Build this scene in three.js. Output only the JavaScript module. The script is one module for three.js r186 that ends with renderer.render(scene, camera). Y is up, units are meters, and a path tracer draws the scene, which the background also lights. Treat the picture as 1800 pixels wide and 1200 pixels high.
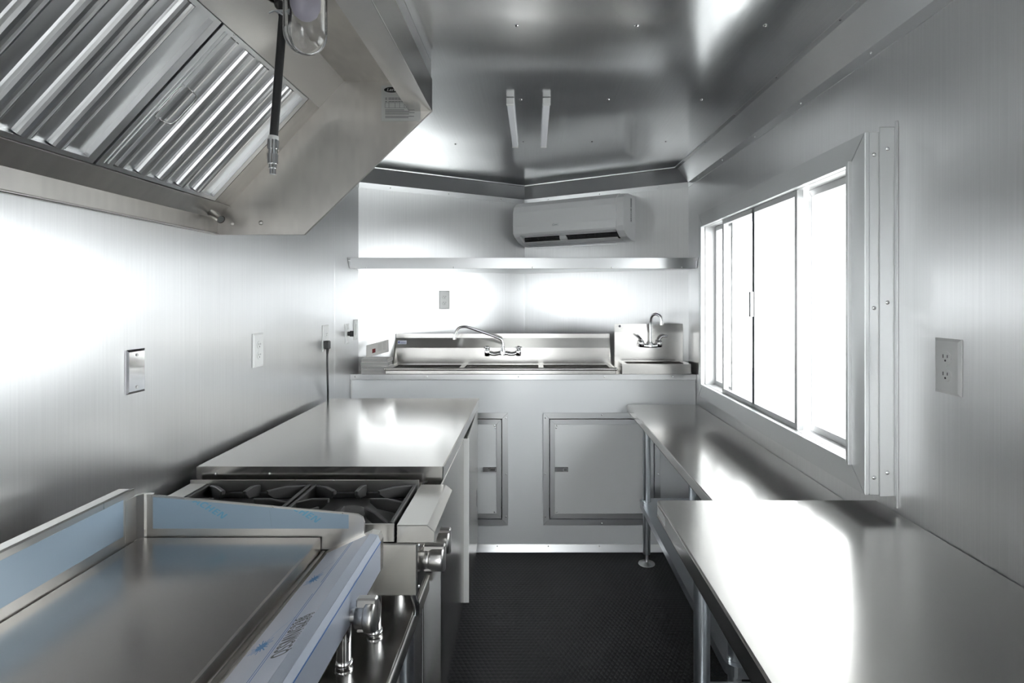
import * as THREE from 'three';
import { mergeGeometries } from 'three/addons/utils/BufferGeometryUtils.js';

// ---------------------------------------------------------------- camera, sky, exposure
const EYE = 1.448;                                   // lens height above the trailer floor
const scene = new THREE.Scene();
const camera = new THREE.PerspectiveCamera(2 * Math.atan(0.6) * 180 / Math.PI, 1.5, 0.05, 200);
camera.position.set(0, EYE, 0);
camera.lookAt(0, EYE, -1);
camera.setViewOffset(1800, 1200, -36, 78, 1800, 1200);   // shift lens: horizon at y 522, vanishing point at x 936
camera.updateProjectionMatrix();
const SKY = 6.0;
scene.background = new THREE.Color().setRGB(0.95, 0.985, 1.0);   // even overcast sky
scene.backgroundIntensity = SKY;
const renderer = new THREE.WebGLRenderer({ antialias: true });
renderer.toneMapping = THREE.LinearToneMapping;
renderer.toneMappingExposure = 1.68;
renderer.shadowMap.enabled = true;

// ---------------------------------------------------------------- random, noise, textures
let seed = 7;
const rnd = () => { seed = (seed * 1664525 + 1013904223) >>> 0; return seed / 4294967296; };
function noiseGrid(n) { const a = new Float32Array(n * n); for (let i = 0; i < n * n; i++) a[i] = rnd(); return a; }
const grids = {};
function vnoise(u, v, nx, ny, key) {                 // tiling value noise, u v in 0..1
  const k = key + '_' + nx + '_' + ny;
  if (!grids[k]) { const a = new Float32Array(nx * ny); for (let i = 0; i < nx * ny; i++) a[i] = rnd(); grids[k] = a; }
  const g = grids[k], x = u * nx, y = v * ny, x0 = Math.floor(x), y0 = Math.floor(y);
  const fx = x - x0, fy = y - y0, sx = fx * fx * (3 - 2 * fx), sy = fy * fy * (3 - 2 * fy);
  const at = (i, j) => g[((j % ny + ny) % ny) * nx + ((i % nx + nx) % nx)];
  return (at(x0, y0) * (1 - sx) + at(x0 + 1, y0) * sx) * (1 - sy) + (at(x0, y0 + 1) * (1 - sx) + at(x0 + 1, y0 + 1) * sx) * sy;
}
function tex(w, h, fn, srgb = false, repeat = [1, 1]) {
  const d = new Uint8Array(w * h * 4);
  for (let y = 0; y < h; y++) for (let x = 0; x < w; x++) {
    const c = fn((x + 0.5) / w, (y + 0.5) / h), o = (y * w + x) * 4;
    for (let k = 0; k < 3; k++) d[o + k] = Math.max(0, Math.min(255, Math.round(255 * (Array.isArray(c) ? c[k] : c))));
    d[o + 3] = 255;
  }
  const t = new THREE.DataTexture(d, w, h, THREE.RGBAFormat);
  t.wrapS = t.wrapT = THREE.RepeatWrapping; t.magFilter = THREE.LinearFilter; t.minFilter = THREE.LinearMipmapLinearFilter; t.generateMipmaps = true;
  if (srgb) t.colorSpace = THREE.SRGBColorSpace;
  t.repeat.set(...repeat); t.needsUpdate = true;
  return t;
}
function canvasTex(w, h, draw) {
  const c = document.createElement('canvas'); c.width = w; c.height = h;
  draw(c.getContext('2d'), w, h);
  const t = new THREE.CanvasTexture(c); t.colorSpace = THREE.SRGBColorSpace; t.magFilter = THREE.LinearFilter;
  return t;
}
// slow buckling of thin sheet metal, 2.4 m tile (float so that the relief stays smooth)
function waveTex(key, repeat) {
  const n = 256, d = new Float32Array(n * n * 4);
  for (let y = 0; y < n; y++) for (let x = 0; x < n; x++) {
    const u = (x + 0.5) / n, v = (y + 0.5) / n;
    const h = 0.62 * vnoise(u, v, 3, 5, key) + 0.28 * vnoise(u, v, 6, 9, key) + 0.10 * vnoise(u, v, 11, 15, key);
    d.fill(h, (y * n + x) * 4, (y * n + x) * 4 + 3); d[(y * n + x) * 4 + 3] = 1;
  }
  const t = new THREE.DataTexture(d, n, n, THREE.RGBAFormat, THREE.FloatType);
  t.wrapS = t.wrapT = THREE.RepeatWrapping; t.magFilter = THREE.LinearFilter; t.repeat.set(...repeat); t.needsUpdate = true;
  return t;
}
const waveWall = waveTex('wave', [1 / 2.4, 1 / 2.4]);
const brushed = tex(512, 256, (u, v) => 0.93 + 0.07 * (0.6 * vnoise(u, v, 256, 6, 'gv') + 0.4 * vnoise(u, v, 128, 3, 'gw')), false, [1 / 0.5, 1 / 0.9]);
const smudge = tex(512, 512, (u, v) => {
  const n = 0.65 * vnoise(u, v, 5, 5, 'sa') + 0.35 * vnoise(u, v, 11, 10, 'sb');
  return 0.80 + 0.20 * n;
}, false, [1 / 0.7, 1 / 0.7]);
const stain = tex(512, 512, (u, v) => {
  const a = 0.5 * vnoise(u, v, 4, 6, 'ta') + 0.3 * vnoise(u, v, 10, 12, 'tb') + 0.2 * vnoise(u, v, 60, 20, 'tc');
  const k = 0.70 + 0.38 * a;
  return [k, k * 0.985, k * (0.955 + 0.03 * (1 - a))];
}, false, [1 / 0.8, 1 / 0.8]);
const scratch = tex(512, 512, (u, v) => 0.70 + 0.30 * (0.55 * vnoise(u, v, 90, 5, 'ra') + 0.25 * vnoise(u, v, 200, 9, 'rb') + 0.2 * vnoise(u, v, 7, 7, 'rc')), false, [1 / 0.6, 1 / 0.6]);

// ---------------------------------------------------------------- materials
const M = {};
const std = (o) => new THREE.MeshPhysicalMaterial(o);
const rgb = (r, g, b) => new THREE.Color().setRGB(r, g, b);
M.wall = std({ name: 'aluminium sheet', color: rgb(0.91, 0.912, 0.915), map: brushed, metalness: 1, roughness: 0.32, anisotropy: 0.55, bumpMap: waveWall, bumpScale: 0.014 });
M.ceil = std({ name: 'ceiling aluminium', color: rgb(0.86, 0.87, 0.875), map: brushed, metalness: 1, roughness: 0.17, anisotropy: 0.2, bumpMap: waveWall, bumpScale: 0.008 });
M.alu = std({ name: 'aluminium trim', color: rgb(0.88, 0.885, 0.89), metalness: 1, roughness: 0.28 });
M.band = std({ name: 'brushed aluminium door band', color: rgb(0.66, 0.665, 0.67), metalness: 1, roughness: 0.32 });
M.edge = std({ name: 'aluminium edging', color: rgb(0.66, 0.665, 0.67), metalness: 1, roughness: 0.30 });
M.frame = std({ name: 'satin aluminium frame', color: rgb(0.82, 0.83, 0.83), metalness: 0.85, roughness: 0.42 });
M.sash = std({ name: 'mill aluminium sash', color: rgb(0.72, 0.72, 0.72), metalness: 0.7, roughness: 0.45 });
M.liner = std({ name: 'grey window liner', color: rgb(0.72, 0.72, 0.72), metalness: 0.7, roughness: 0.5 });
M.ss = std({ name: 'stainless steel', color: rgb(0.69, 0.675, 0.65), metalness: 1, roughness: 0.26, roughnessMap: smudge, anisotropy: 0.35 });
M.table = std({ name: 'stainless tabletop', color: rgb(0.69, 0.675, 0.65), metalness: 1, roughness: 0.22, roughnessMap: smudge, anisotropy: 0.3 });
M.fridgeTop = std({ name: 'fridge worktop steel', color: rgb(0.69, 0.675, 0.65), metalness: 1, roughness: 0.20, roughnessMap: smudge, anisotropy: 0.2, bumpMap: waveWall, bumpScale: 0.0015 });
M.sink = std({ name: 'sink steel', color: rgb(0.69, 0.675, 0.65), metalness: 1, roughness: 0.24, roughnessMap: smudge });
M.hood = std({ name: 'hood steel', color: rgb(0.69, 0.675, 0.65), map: stain, metalness: 1, roughness: 0.40, roughnessMap: smudge });
M.filter = std({ name: 'galvanised baffle', color: rgb(0.86, 0.865, 0.87), metalness: 1, roughness: 0.32, roughnessMap: smudge });
M.griddle = std({ name: 'griddle plate', color: rgb(0.50, 0.475, 0.45), metalness: 1, roughness: 0.24, roughnessMap: smudge, anisotropy: 0.3 });
M.weld = std({ name: 'brushed weld steel', color: rgb(0.69, 0.675, 0.65), metalness: 1, roughness: 0.36, roughnessMap: scratch });
M.chrome = std({ name: 'chrome', color: rgb(0.86, 0.86, 0.87), metalness: 1, roughness: 0.07 });
M.zinc = std({ name: 'galvanised tube', color: rgb(0.66, 0.69, 0.72), metalness: 1, roughness: 0.30 });
M.knob = std({ name: 'satin knob', color: rgb(0.70, 0.68, 0.66), metalness: 1, roughness: 0.32 });
M.white = std({ name: 'white gloss panel', color: rgb(0.86, 0.875, 0.89), metalness: 0, roughness: 0.16 });
M.door = std({ name: 'white door panel', color: rgb(0.87, 0.88, 0.885), metalness: 0, roughness: 0.25 });
M.plastic = std({ name: 'white plastic', color: rgb(0.83, 0.83, 0.82), metalness: 0, roughness: 0.35 });
M.ac = std({ name: 'white ac plastic', color: rgb(0.85, 0.855, 0.86), metalness: 0, roughness: 0.28 });
M.black = std({ name: 'black plastic', color: rgb(0.03, 0.03, 0.032), metalness: 0, roughness: 0.45 });
M.iron = std({ name: 'cast iron', color: rgb(0.085, 0.083, 0.082), metalness: 0.2, roughness: 0.55, roughnessMap: smudge });
M.grey = std({ name: 'grey plastic', color: rgb(0.45, 0.46, 0.47), metalness: 0, roughness: 0.4 });
M.glass = std({ name: 'window pane', color: rgb(0.98, 0.985, 0.985), metalness: 0, roughness: 0, transmission: 1, thickness: 0, ior: 1.5 });
M.globe = std({ name: 'clear globe glass', color: rgb(0.98, 0.98, 0.98), metalness: 0, roughness: 0, transmission: 1, thickness: 0.003, ior: 1.48 });
M.bulb = std({ name: 'opal lavender bulb', color: rgb(0.78, 0.74, 0.88), metalness: 0, roughness: 0.3 });
M.paper = std({ name: 'paper', color: rgb(0.80, 0.79, 0.77), metalness: 0, roughness: 0.8 });
M.pages = std({ name: 'page block', color: rgb(0.42, 0.41, 0.40), metalness: 0, roughness: 0.9 });
M.concrete = std({ name: 'pale concrete', color: rgb(0.42, 0.42, 0.41), metalness: 0, roughness: 0.9 });
M.hatch = std({ name: 'hatch lining', color: rgb(0.22, 0.205, 0.19), metalness: 0, roughness: 0.5 });
M.frost = std({ name: 'white tube', color: rgb(0.86, 0.86, 0.90), metalness: 0, roughness: 0.4 });
M.filmBlue = std({ name: 'light blue film', color: rgb(0.44, 0.55, 0.66), metalness: 0.25, roughness: 0.32 });
// rubber floor with small raised diamonds
{
  const n = 512, k = 16;
  const pat = tex(n, n, (u, v) => {
    const row = Math.floor(v * k), x = (u * k + (row % 2) * 0.5) % 1 - 0.5, y = (v * k) % 1 - 0.5;
    const r = Math.abs(x) / 0.46 + Math.abs(y) / 0.46;
    return r < 0.75 ? 1 : r < 1 ? (1 - r) / 0.25 : 0;
  }, false, [1 / 0.32, 1 / 0.32]);
  const scuff = tex(512, 512, (u, v) => {
    const a = 0.5 * vnoise(u, v, 5, 5, 'fa') + 0.3 * vnoise(u, v, 17, 17, 'fb') + 0.2 * vnoise(u, v, 90, 90, 'fc');
    const s = 0.75 + 0.5 * a; return [s * 0.8, s * 0.8, s * 0.8];
  }, false, [1 / 1.1, 1 / 1.1]);
  M.floor = std({ name: 'black rubber floor', color: rgb(0.036, 0.037, 0.040), map: scuff, metalness: 0, roughness: 0.5, bumpMap: pat, bumpScale: 0.0016 });
}

// ---------------------------------------------------------------- geometry helpers
const V = (x, y, z) => new THREE.Vector3(x, y, z);
function uvM(g) {                                    // uv in metres from the face's main direction; also drops the index
  g = g.index ? g.toNonIndexed() : g;
  if (!g.attributes.normal) g.computeVertexNormals();
  const p = g.attributes.position, uv = new Float32Array(p.count * 2), a = V(), b = V(), c = V();
  for (let i = 0; i < p.count; i += 3) {
    a.fromBufferAttribute(p, i); b.fromBufferAttribute(p, i + 1); c.fromBufferAttribute(p, i + 2);
    const n = b.clone().sub(a).cross(c.clone().sub(a)), x = Math.abs(n.x), y = Math.abs(n.y), z = Math.abs(n.z);
    for (const [k, q] of [[0, a], [1, b], [2, c]]) {
      const [u, v] = x >= y && x >= z ? [q.z, q.y] : y >= z ? [q.x, q.z] : [q.x, q.y];
      uv[(i + k) * 2] = u; uv[(i + k) * 2 + 1] = v;
    }
  }
  g.setAttribute('uv', new THREE.BufferAttribute(uv, 2));
  for (const k of Object.keys(g.attributes)) if (!['position', 'normal', 'uv'].includes(k)) g.deleteAttribute(k);
  return g;
}
function box(x0, y0, z0, x1, y1, z1, c = 0.0012) {   // box with chamfered edges
  const X = [Math.min(x0, x1), Math.max(x0, x1)], Y = [Math.min(y0, y1), Math.max(y0, y1)], Z = [Math.min(z0, z1), Math.max(z0, z1)];
  c = Math.min(c, (X[1] - X[0]) * 0.3, (Y[1] - Y[0]) * 0.3, (Z[1] - Z[0]) * 0.3);
  const pos = [];
  const quad = (a, b, d, e, n) => {                  // wound so that the face looks along n
    const ab = V(...b).sub(V(...a)), ad = V(...d).sub(V(...a));
    const t = ab.cross(ad).dot(n) > 0 ? [a, b, d, a, d, e] : [a, d, b, a, e, d];
    for (const q of t) pos.push(...q);
  };
  const S = [X, Y, Z];
  const P = (i, j, k, keep) => [0, 1, 2].map((ax) => { const s = [i, j, k][ax]; return ax === keep ? S[ax][s] : S[ax][s] + (s ? -c : c); });
  for (let ax = 0; ax < 3; ax++) for (let s = 0; s < 2; s++) {
    const o = [(ax + 1) % 3, (ax + 2) % 3], id = (p, q) => { const r = [0, 0, 0]; r[ax] = s; r[o[0]] = p; r[o[1]] = q; return P(...r, ax); };
    const n = V(0, 0, 0); n.setComponent(ax, s ? 1 : -1);
    quad(id(0, 0), id(1, 0), id(1, 1), id(0, 1), n);
  }
  for (let ax = 0; ax < 3; ax++) for (let p = 0; p < 2; p++) for (let q = 0; q < 2; q++) {
    const o = [(ax + 1) % 3, (ax + 2) % 3], id = (e, keep) => { const r = [0, 0, 0]; r[ax] = e; r[o[0]] = p; r[o[1]] = q; return P(...r, keep); };
    const n = V(0, 0, 0); n.setComponent(o[0], p ? 1 : -1); n.setComponent(o[1], q ? 1 : -1);
    quad(id(0, o[0]), id(1, o[0]), id(1, o[1]), id(0, o[1]), n);
  }
  for (let i = 0; i < 2; i++) for (let j = 0; j < 2; j++) for (let k = 0; k < 2; k++) {
    const a = P(i, j, k, 0), b = P(i, j, k, 1), d = P(i, j, k, 2), n = V(i ? 1 : -1, j ? 1 : -1, k ? 1 : -1);
    const ok = V(...b).sub(V(...a)).cross(V(...d).sub(V(...a))).dot(n) > 0;
    for (const q of ok ? [a, b, d] : [a, d, b]) pos.push(...q);
  }
  const g = new THREE.BufferGeometry(); g.setAttribute('position', new THREE.Float32BufferAttribute(pos, 3)); g.computeVertexNormals();
  return uvM(g);
}
function shapeOf(pts, holes = []) {
  const s = new THREE.Shape(pts.map(([x, y]) => new THREE.Vector2(x, y)));
  for (const h of holes) s.holes.push(new THREE.Path(h.map(([x, y]) => new THREE.Vector2(x, y))));
  return s;
}
function placeBasis(g, o, ax, ay, az) {
  g = g.index ? g.toNonIndexed() : g;
  const m = new THREE.Matrix4().makeBasis(ax, ay, az).setPosition(o);
  const flip = m.determinant() < 0;
  g.applyMatrix4(m);
  if (flip) {
    for (const k of ['position', 'normal']) {
      const a = g.attributes[k]; if (!a) continue;
      for (let i = 0; i < a.count; i += 3) for (let c = 0; c < 3; c++) { const j = (i + 1) * 3 + c, l = (i + 2) * 3 + c, t = a.array[j]; a.array[j] = a.array[l]; a.array[l] = t; }
    }
  }
  return uvM(g);
}
const AX = V(1, 0, 0), AY = V(0, 1, 0), AZ = V(0, 0, 1);
// profile (in ax, ay) pushed along az for length L
function prism(pts, L, o = V(0, 0, 0), ax = AX, ay = AY, az = AZ, holes = [], bevel = 0) {
  const g = new THREE.ExtrudeGeometry(shapeOf(pts, holes), { depth: L - 2 * bevel, bevelEnabled: bevel > 0, bevelThickness: bevel, bevelSize: bevel, bevelOffset: -bevel, bevelSegments: 1, curveSegments: 8 });
  if (bevel) g.translate(0, 0, bevel);
  return placeBasis(g, o, ax, ay, az);
}
const prismZ = (pts, z0, z1, holes, bevel) => prism(pts, z1 - z0, V(0, 0, z0), AX, AY, AZ, holes, bevel);      // pts x,y
const prismY = (pts, y0, y1, holes) => prism(pts, y1 - y0, V(0, y0, 0), AX, AZ, AY, holes);                      // pts x,z
const prismX = (pts, x0, x1, holes, bevel) => prism(pts, x1 - x0, V(x0, 0, 0), AZ, AY, AX, holes, bevel);        // pts z,y
function cyl(a, b, r0, r1 = r0, seg = 20, open = false) {
  const d = b.clone().sub(a), L = d.length();
  const g = new THREE.CylinderGeometry(r1, r0, L, seg, 1, open); g.translate(0, L / 2, 0);
  g.applyQuaternion(new THREE.Quaternion().setFromUnitVectors(AY, d.normalize())); g.translate(a.x, a.y, a.z);
  return uvM(g);
}
function tube(pts, r, seg = 40, rs = 12) {
  const c = new THREE.CatmullRomCurve3(pts.map((p) => V(...p)), false, 'centripetal');
  const ends = [pts[0], pts[pts.length - 1]].map((p) => { const s = new THREE.SphereGeometry(r, rs, 6); s.translate(...p); return uvM(s); });
  return merge([uvM(new THREE.TubeGeometry(c, seg, r, rs, false)), ...ends]);
}
function lathe(profile, o, axis = AY, seg = 28) {
  const g = new THREE.LatheGeometry(profile.map(([r, y]) => new THREE.Vector2(r, y)), seg);
  g.applyQuaternion(new THREE.Quaternion().setFromUnitVectors(AY, axis)); g.translate(o.x, o.y, o.z);
  return uvM(g);
}
const sphere = (o, r, s = 14) => { const g = new THREE.SphereGeometry(r, s, Math.max(6, s >> 1)); g.translate(o.x, o.y, o.z); return uvM(g); };
const merge = (a) => a.length === 1 ? a[0] : mergeGeometries(a, false);
function rotAbout(g, o, axis, ang) { g.translate(-o.x, -o.y, -o.z); g.applyQuaternion(new THREE.Quaternion().setFromAxisAngle(axis, ang)); g.translate(o.x, o.y, o.z); return g; }

// ---------------------------------------------------------------- object helpers
const taken = {};
function numbered(name) { const k = taken[name] = (taken[name] ?? -1) + 1; return k ? name + '_' + String(k).padStart(3, '0') : name; }
function part(name, geo, mat, parent, label) {
  const m = new THREE.Mesh(Array.isArray(geo) ? merge(geo) : geo, mat);
  m.name = name; m.castShadow = m.receiveShadow = true;
  if (label) m.userData.label = label;
  parent.add(m); return m;
}
function thing(name, label, category, group) {
  const o = new THREE.Group(); o.name = numbered(name); o.userData = { label, category };
  if (group) o.userData.group = group;
  scene.add(o); return o;
}
function single(name, geo, mat, label, category, group) {
  const m = part(numbered(name), geo, mat, scene); m.userData = { label, category }; if (group) m.userData.group = group; return m;
}
function struct(name, label, category) { const o = new THREE.Group(); o.name = name; o.userData = { kind: 'structure', label, category }; scene.add(o); return o; }
function structMesh(name, geo, mat, label, category) { const m = part(name, geo, mat, scene); m.userData = { kind: 'structure', label, category }; return m; }
function settle() {                                  // put the origin of every top-level thing at its base
  for (const o of scene.children) {
    if (!o.isMesh && !o.isGroup) continue;
    const b = new THREE.Box3().setFromObject(o), base = V((b.min.x + b.max.x) / 2, b.min.y, (b.min.z + b.max.z) / 2);
    if (o.isMesh) { o.geometry.translate(-base.x, -base.y, -base.z); o.position.add(base); }
    else { for (const c of o.children) c.position.sub(base); o.position.add(base); }
  }
}
const screwGeo = {};
function screw(parent, p, n, r = 0.004, mat = M.chrome, name = 'screw') {   // small domed screw head
  const key = [n.x, n.y, n.z, r].map((x) => x.toFixed(3)).join();
  if (!screwGeo[key]) screwGeo[key] = lathe([[0, r * 0.55], [r * 0.55, r * 0.45], [r * 0.95, r * 0.12], [r, 0]], V(0, 0, 0), n, 10);
  const m = part(name, screwGeo[key], mat, parent); m.position.copy(p); return m;
}
// mitred frame in local x,y: outer rect, bar width, depth t; returns four geometries (bottom, top, left, right)
function mitred(x0, y0, x1, y1, w, t, o, ax, ay, az, bevel = 0.0008) {
  const i = [x0 + w, y0 + w, x1 - w, y1 - w], j = 0.0004;
  return [
    [[x0 + j, y0], [x1 - j, y0], [i[2] - j, i[1]], [i[0] + j, i[1]]],
    [[x0 + j, y1], [i[0] + j, i[3]], [i[2] - j, i[3]], [x1 - j, y1]],
    [[x0, y0 + j], [i[0], i[1] + j], [i[0], i[3] - j], [x0, y1 - j]],
    [[x1, y0 + j], [x1, y1 - j], [i[2], i[3] - j], [i[2], i[1] + j]],
  ].map((p) => prism(p, t, o, ax, ay, az, [], bevel));
}

// ================================================================ the shell of the trailer
const XL = -1.04, XR = 0.933, H = 2.211, ZC = -3.40, ZA = -4.02, XA = -0.055, ZB = 1.5, TH = 0.08;
const aR = V(XR - XA, 0, ZC - ZA).normalize(), nR = V(-aR.z, 0, aR.x);          // right nose wall: along, into the room
const aL = V(XL - XA, 0, ZC - ZA).normalize(), nL = V(aL.z, 0, -aL.x);          // left nose wall
const zNose = (x) => x > XA ? ZA + (x - XA) * (ZC - ZA) / (XR - XA) : ZA + (x - XA) * (ZC - ZA) / (XL - XA);

const plan = [[XL - TH, ZB + TH], [XR + TH, ZB + TH], [XR + TH, ZC - 0.02], [XA, ZA - 0.1], [XL - TH, ZC - 0.02]];
const floor = structMesh('floor', prismY(plan, -0.08, 0), M.floor, 'black rubber trailer floor with a fine raised diamond pattern', 'floor');
const ceiling = struct('ceiling', 'brushed aluminium sheet ceiling with rows of small screws', 'ceiling');
part('sheet', prismY(plan, H, H + 0.07), M.ceil, ceiling);
for (const z of [-1.0, -1.6, -2.2, -2.795]) for (const x of [-0.046, 0.293, 0.655]) screw(ceiling, V(x, H, z), V(0, -1, 0), 0.007);
screw(ceiling, V(-0.385, H, -2.84), V(0, -1, 0), 0.007);

const wallLeft = struct('wall_left', 'long side wall of brushed aluminium sheets behind the griddle and fridge', 'wall');
{
  const cuts = [ZB, -0.55, -1.775, -2.99, ZC - 0.02];
  for (let i = 0; i + 1 < cuts.length; i++) part('sheet', box(XL - TH, 0, cuts[i] - 0.0002, XL, H, cuts[i + 1] + 0.0002, 0.0004), M.wall, wallLeft);
}
// right wall with the window opening (pts are z,y)
const WZ0 = -2.925, WZ1 = -1.462, WY0 = 0.939, WY1 = 1.872, CW = 0.062;
structMesh('wall_right', prismX([[ZC - 0.02, 0], [ZB, 0], [ZB, H], [ZC - 0.02, H]], XR, XR + TH,
  [[[WZ0 + 0.03, WY0 + 0.03], [WZ1 - 0.03, WY0 + 0.03], [WZ1 - 0.03, WY1 - 0.03], [WZ0 + 0.03, WY1 - 0.03]]]), M.wall,
  'long side wall of brushed aluminium sheet around the serving window', 'wall');
structMesh('wall_nose_left', prismY([[XA, ZA], [XL - 0.001, ZC], [XL - 0.04, ZC - 0.03], [XA, ZA - 0.07]], 0, H), M.wall, 'angled nose wall of aluminium with an outlet, left half', 'wall');
structMesh('wall_nose_right', prismY([[XA, ZA], [XR + 0.001, ZC], [XR + 0.04, ZC - 0.03], [XA, ZA - 0.07]], 0, H), M.wall, 'angled nose wall of aluminium carrying the air conditioner', 'wall');
// rear wall behind the lens with its open entrance door
structMesh('wall_rear', prismZ([[XL, 0], [-0.50, 0], [-0.50, 1.86], [0.04, 1.86], [0.04, 0], [XR, 0], [XR, H], [XL, H]], ZB, ZB + TH), M.wall, 'rear aluminium wall with an open doorway', 'wall');
structMesh('ground', box(-14, -0.62, -16, 16, -0.55, 14, 0), M.concrete, 'pale concrete yard outside the trailer', 'ground');

// cove trims between walls and ceiling
const C = 0.076;
const coveProfile = [[0, -C - 0.032], [0.003, -C - 0.032], [0.003, -C], [C, -0.0035], [C + 0.02, -0.003], [C + 0.02, 0], [0, 0]];
function cove(name, A, B, out, label) {
  const o = struct(name, label, 'trim'), d = V(B[0] - A[0], 0, B[1] - A[1]), L = d.length(); d.normalize();
  part('cove_strip', prism(coveProfile, L, V(A[0], H, A[1]), out, AY, d), M.alu, o);
  const n = Math.max(2, Math.round(L / 0.42));
  for (let i = 0; i < n; i++) {
    const t = (i + 0.5) / n * L, q = V(A[0], 0, A[1]).addScaledVector(d, t);
    screw(o, q.clone().addScaledVector(out, 0.003).setY(H - C - 0.016), out, 0.0045);
    screw(o, q.clone().addScaledVector(out, C + 0.011).setY(H - 0.003), V(0, -1, 0), 0.0045);
  }
}
cove('trim_1', [XR, ZB], [XR, ZC], V(-1, 0, 0), 'sloped aluminium cove strip between ceiling and window wall');
cove('trim_2', [XL, -1.88], [XL, ZC], V(1, 0, 0), 'short sloped aluminium cove strip beyond the hood');
cove('trim_3', [XA, ZA], [XL, ZC], nL, 'sloped aluminium cove strip above the nose wall with the outlet');
cove('trim_4', [XA, ZA], [XR, ZC], nR, 'sloped aluminium cove strip above the air conditioner');

// ================================================================ serving window
{
  const o = struct('window_1', 'four-pane sliding serving window in a deep aluminium frame', 'window');
  const FX = 0.854;                                  // face of the boxed frame
  // boxed casing, looking along -x; local x = world z
  const cas = mitred(WZ0, WY0, WZ1, WY1, CW, 0.012, V(FX + 0.012, 0, 0), AZ, AY, V(-1, 0, 0), 0.002);
  cas.forEach((g) => part('casing', g, M.frame, o));
  // near and far cheeks, top and bottom of the box
  part('cheek', box(FX + 0.012, WY0, WZ1 - 0.004, 0.895, WY1, WZ1 + 0.0, 0.001), M.frame, o);
  const flange = box(0.890, WY0 - 0.002, WZ1, XR - 0.001, WY1 + 0.012, WZ1 + 0.004, 0.001);
  part('cheek_flange', flange, M.frame, o);
  part('wall_flange', box(XR - 0.006, WY0 - 0.03, WZ1 + 0.004, XR, WY1 + 0.026, WZ1 + 0.012, 0.001), M.frame, o);
  part('cheek', box(FX + 0.012, WY0, WZ0, XR, WY1, WZ0 + 0.004, 0.001), M.frame, o);
  part('head', box(FX + 0.012, WY1 - 0.004, WZ0 + 0.004, XR, WY1, WZ1 - 0.004, 0.0005), M.frame, o);
  part('sill', box(FX + 0.012, WY0, WZ0 + 0.004, XR, WY0 + 0.004, WZ1 - 0.004, 0.0005), M.frame, o);
  for (const y of [WY1 - 0.058, 1.42, WY0 + 0.045]) { screw(o, V(0.878, y, WZ1), AZ, 0.0055); screw(o, V(0.910, y + 0.014, WZ1 + 0.004), AZ, 0.0055); }
  // inner bead round the opening
  const iz0 = WZ0 + CW, iz1 = WZ1 - CW, iy0 = WY0 + CW, iy1 = WY1 - CW;
  mitred(iz0 - 0.002, iy0 - 0.002, iz1 + 0.002, iy1 + 0.002, 0.012, 0.020, V(FX + 0.010, 0, 0), AZ, AY, V(-1, 0, 0), 0.001).forEach((g) => part('bead', g, M.frame, o));
  // outer liner (reveal)
  mitred(iz0 - 0.004, iy0 - 0.004, iz1 + 0.004, iy1 + 0.004, 0.014, 0.15, V(1.016, 0, 0), AZ, AY, V(-1, 0, 0), 0.001).forEach((g) => part('liner', g, M.liner, o));
  const z = [iz0 + 0.01, -2.60, -2.245, -1.885, iz1 - 0.01], y0 = iy0 + 0.01, y1 = iy1 - 0.01;
  for (let k = 0; k < 4; k++) {
    const slide = k === 1 || k === 2, fx = slide ? 0.893 : 0.936, w = slide ? 0.019 : 0.022, s = new THREE.Group();
    s.name = 'sash'; o.add(s);
    const a = z[k] - (slide ? 0.012 : 0.0), b = z[k + 1] + (slide ? 0.012 : 0);
    part('sash_frame', merge(mitred(a, y0, b, y1, w, 0.022, V(fx, 0, 0), AZ, AY, V(-1, 0, 0), 0.001)), M.sash, s);
    part('pane', box(fx - 0.0125, y0 + w - 0.004, a + w - 0.004, fx - 0.0085, y1 - w + 0.004, b - w + 0.004, 0), M.glass, s);
    if (slide) part('latch', box(fx - 0.036, 1.37, k === 1 ? b - 0.018 : a + 0.002, fx - 0.022, 1.47, k === 1 ? b - 0.004 : a + 0.016, 0.002), M.frame, s);
  }
}
// raised serving hatch outside, propped up above the window
{
  const o = thing('serving_hatch', 'raised serving hatch panel propped open outside the window', 'hatch');
  const hinge = V(XR + TH + 0.03, 2.0, 0), d = V(Math.cos(0.65), Math.sin(0.65), 0), u = V(-Math.sin(0.65), Math.cos(0.65), 0);
  part('panel', prism([[0, 0], [0.98, 0], [0.98, 0.035], [0, 0.035]], 3.0, V(hinge.x, hinge.y, -4.38), d, u, AZ, [], 0.003), M.hatch, o);
  for (const zz of [-4.28, -1.44]) part('prop_rod', cyl(V(XR + TH + 0.005, 1.55, zz), V(hinge.x + 0.6 * d.x, hinge.y + 0.6 * d.y - 0.003, zz), 0.009), M.zinc, o);
  part('hinge', cyl(V(hinge.x - 0.015, hinge.y + 0.005, -4.38), V(hinge.x - 0.015, hinge.y + 0.005, -1.38), 0.014), M.zinc, o);
}

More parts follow.
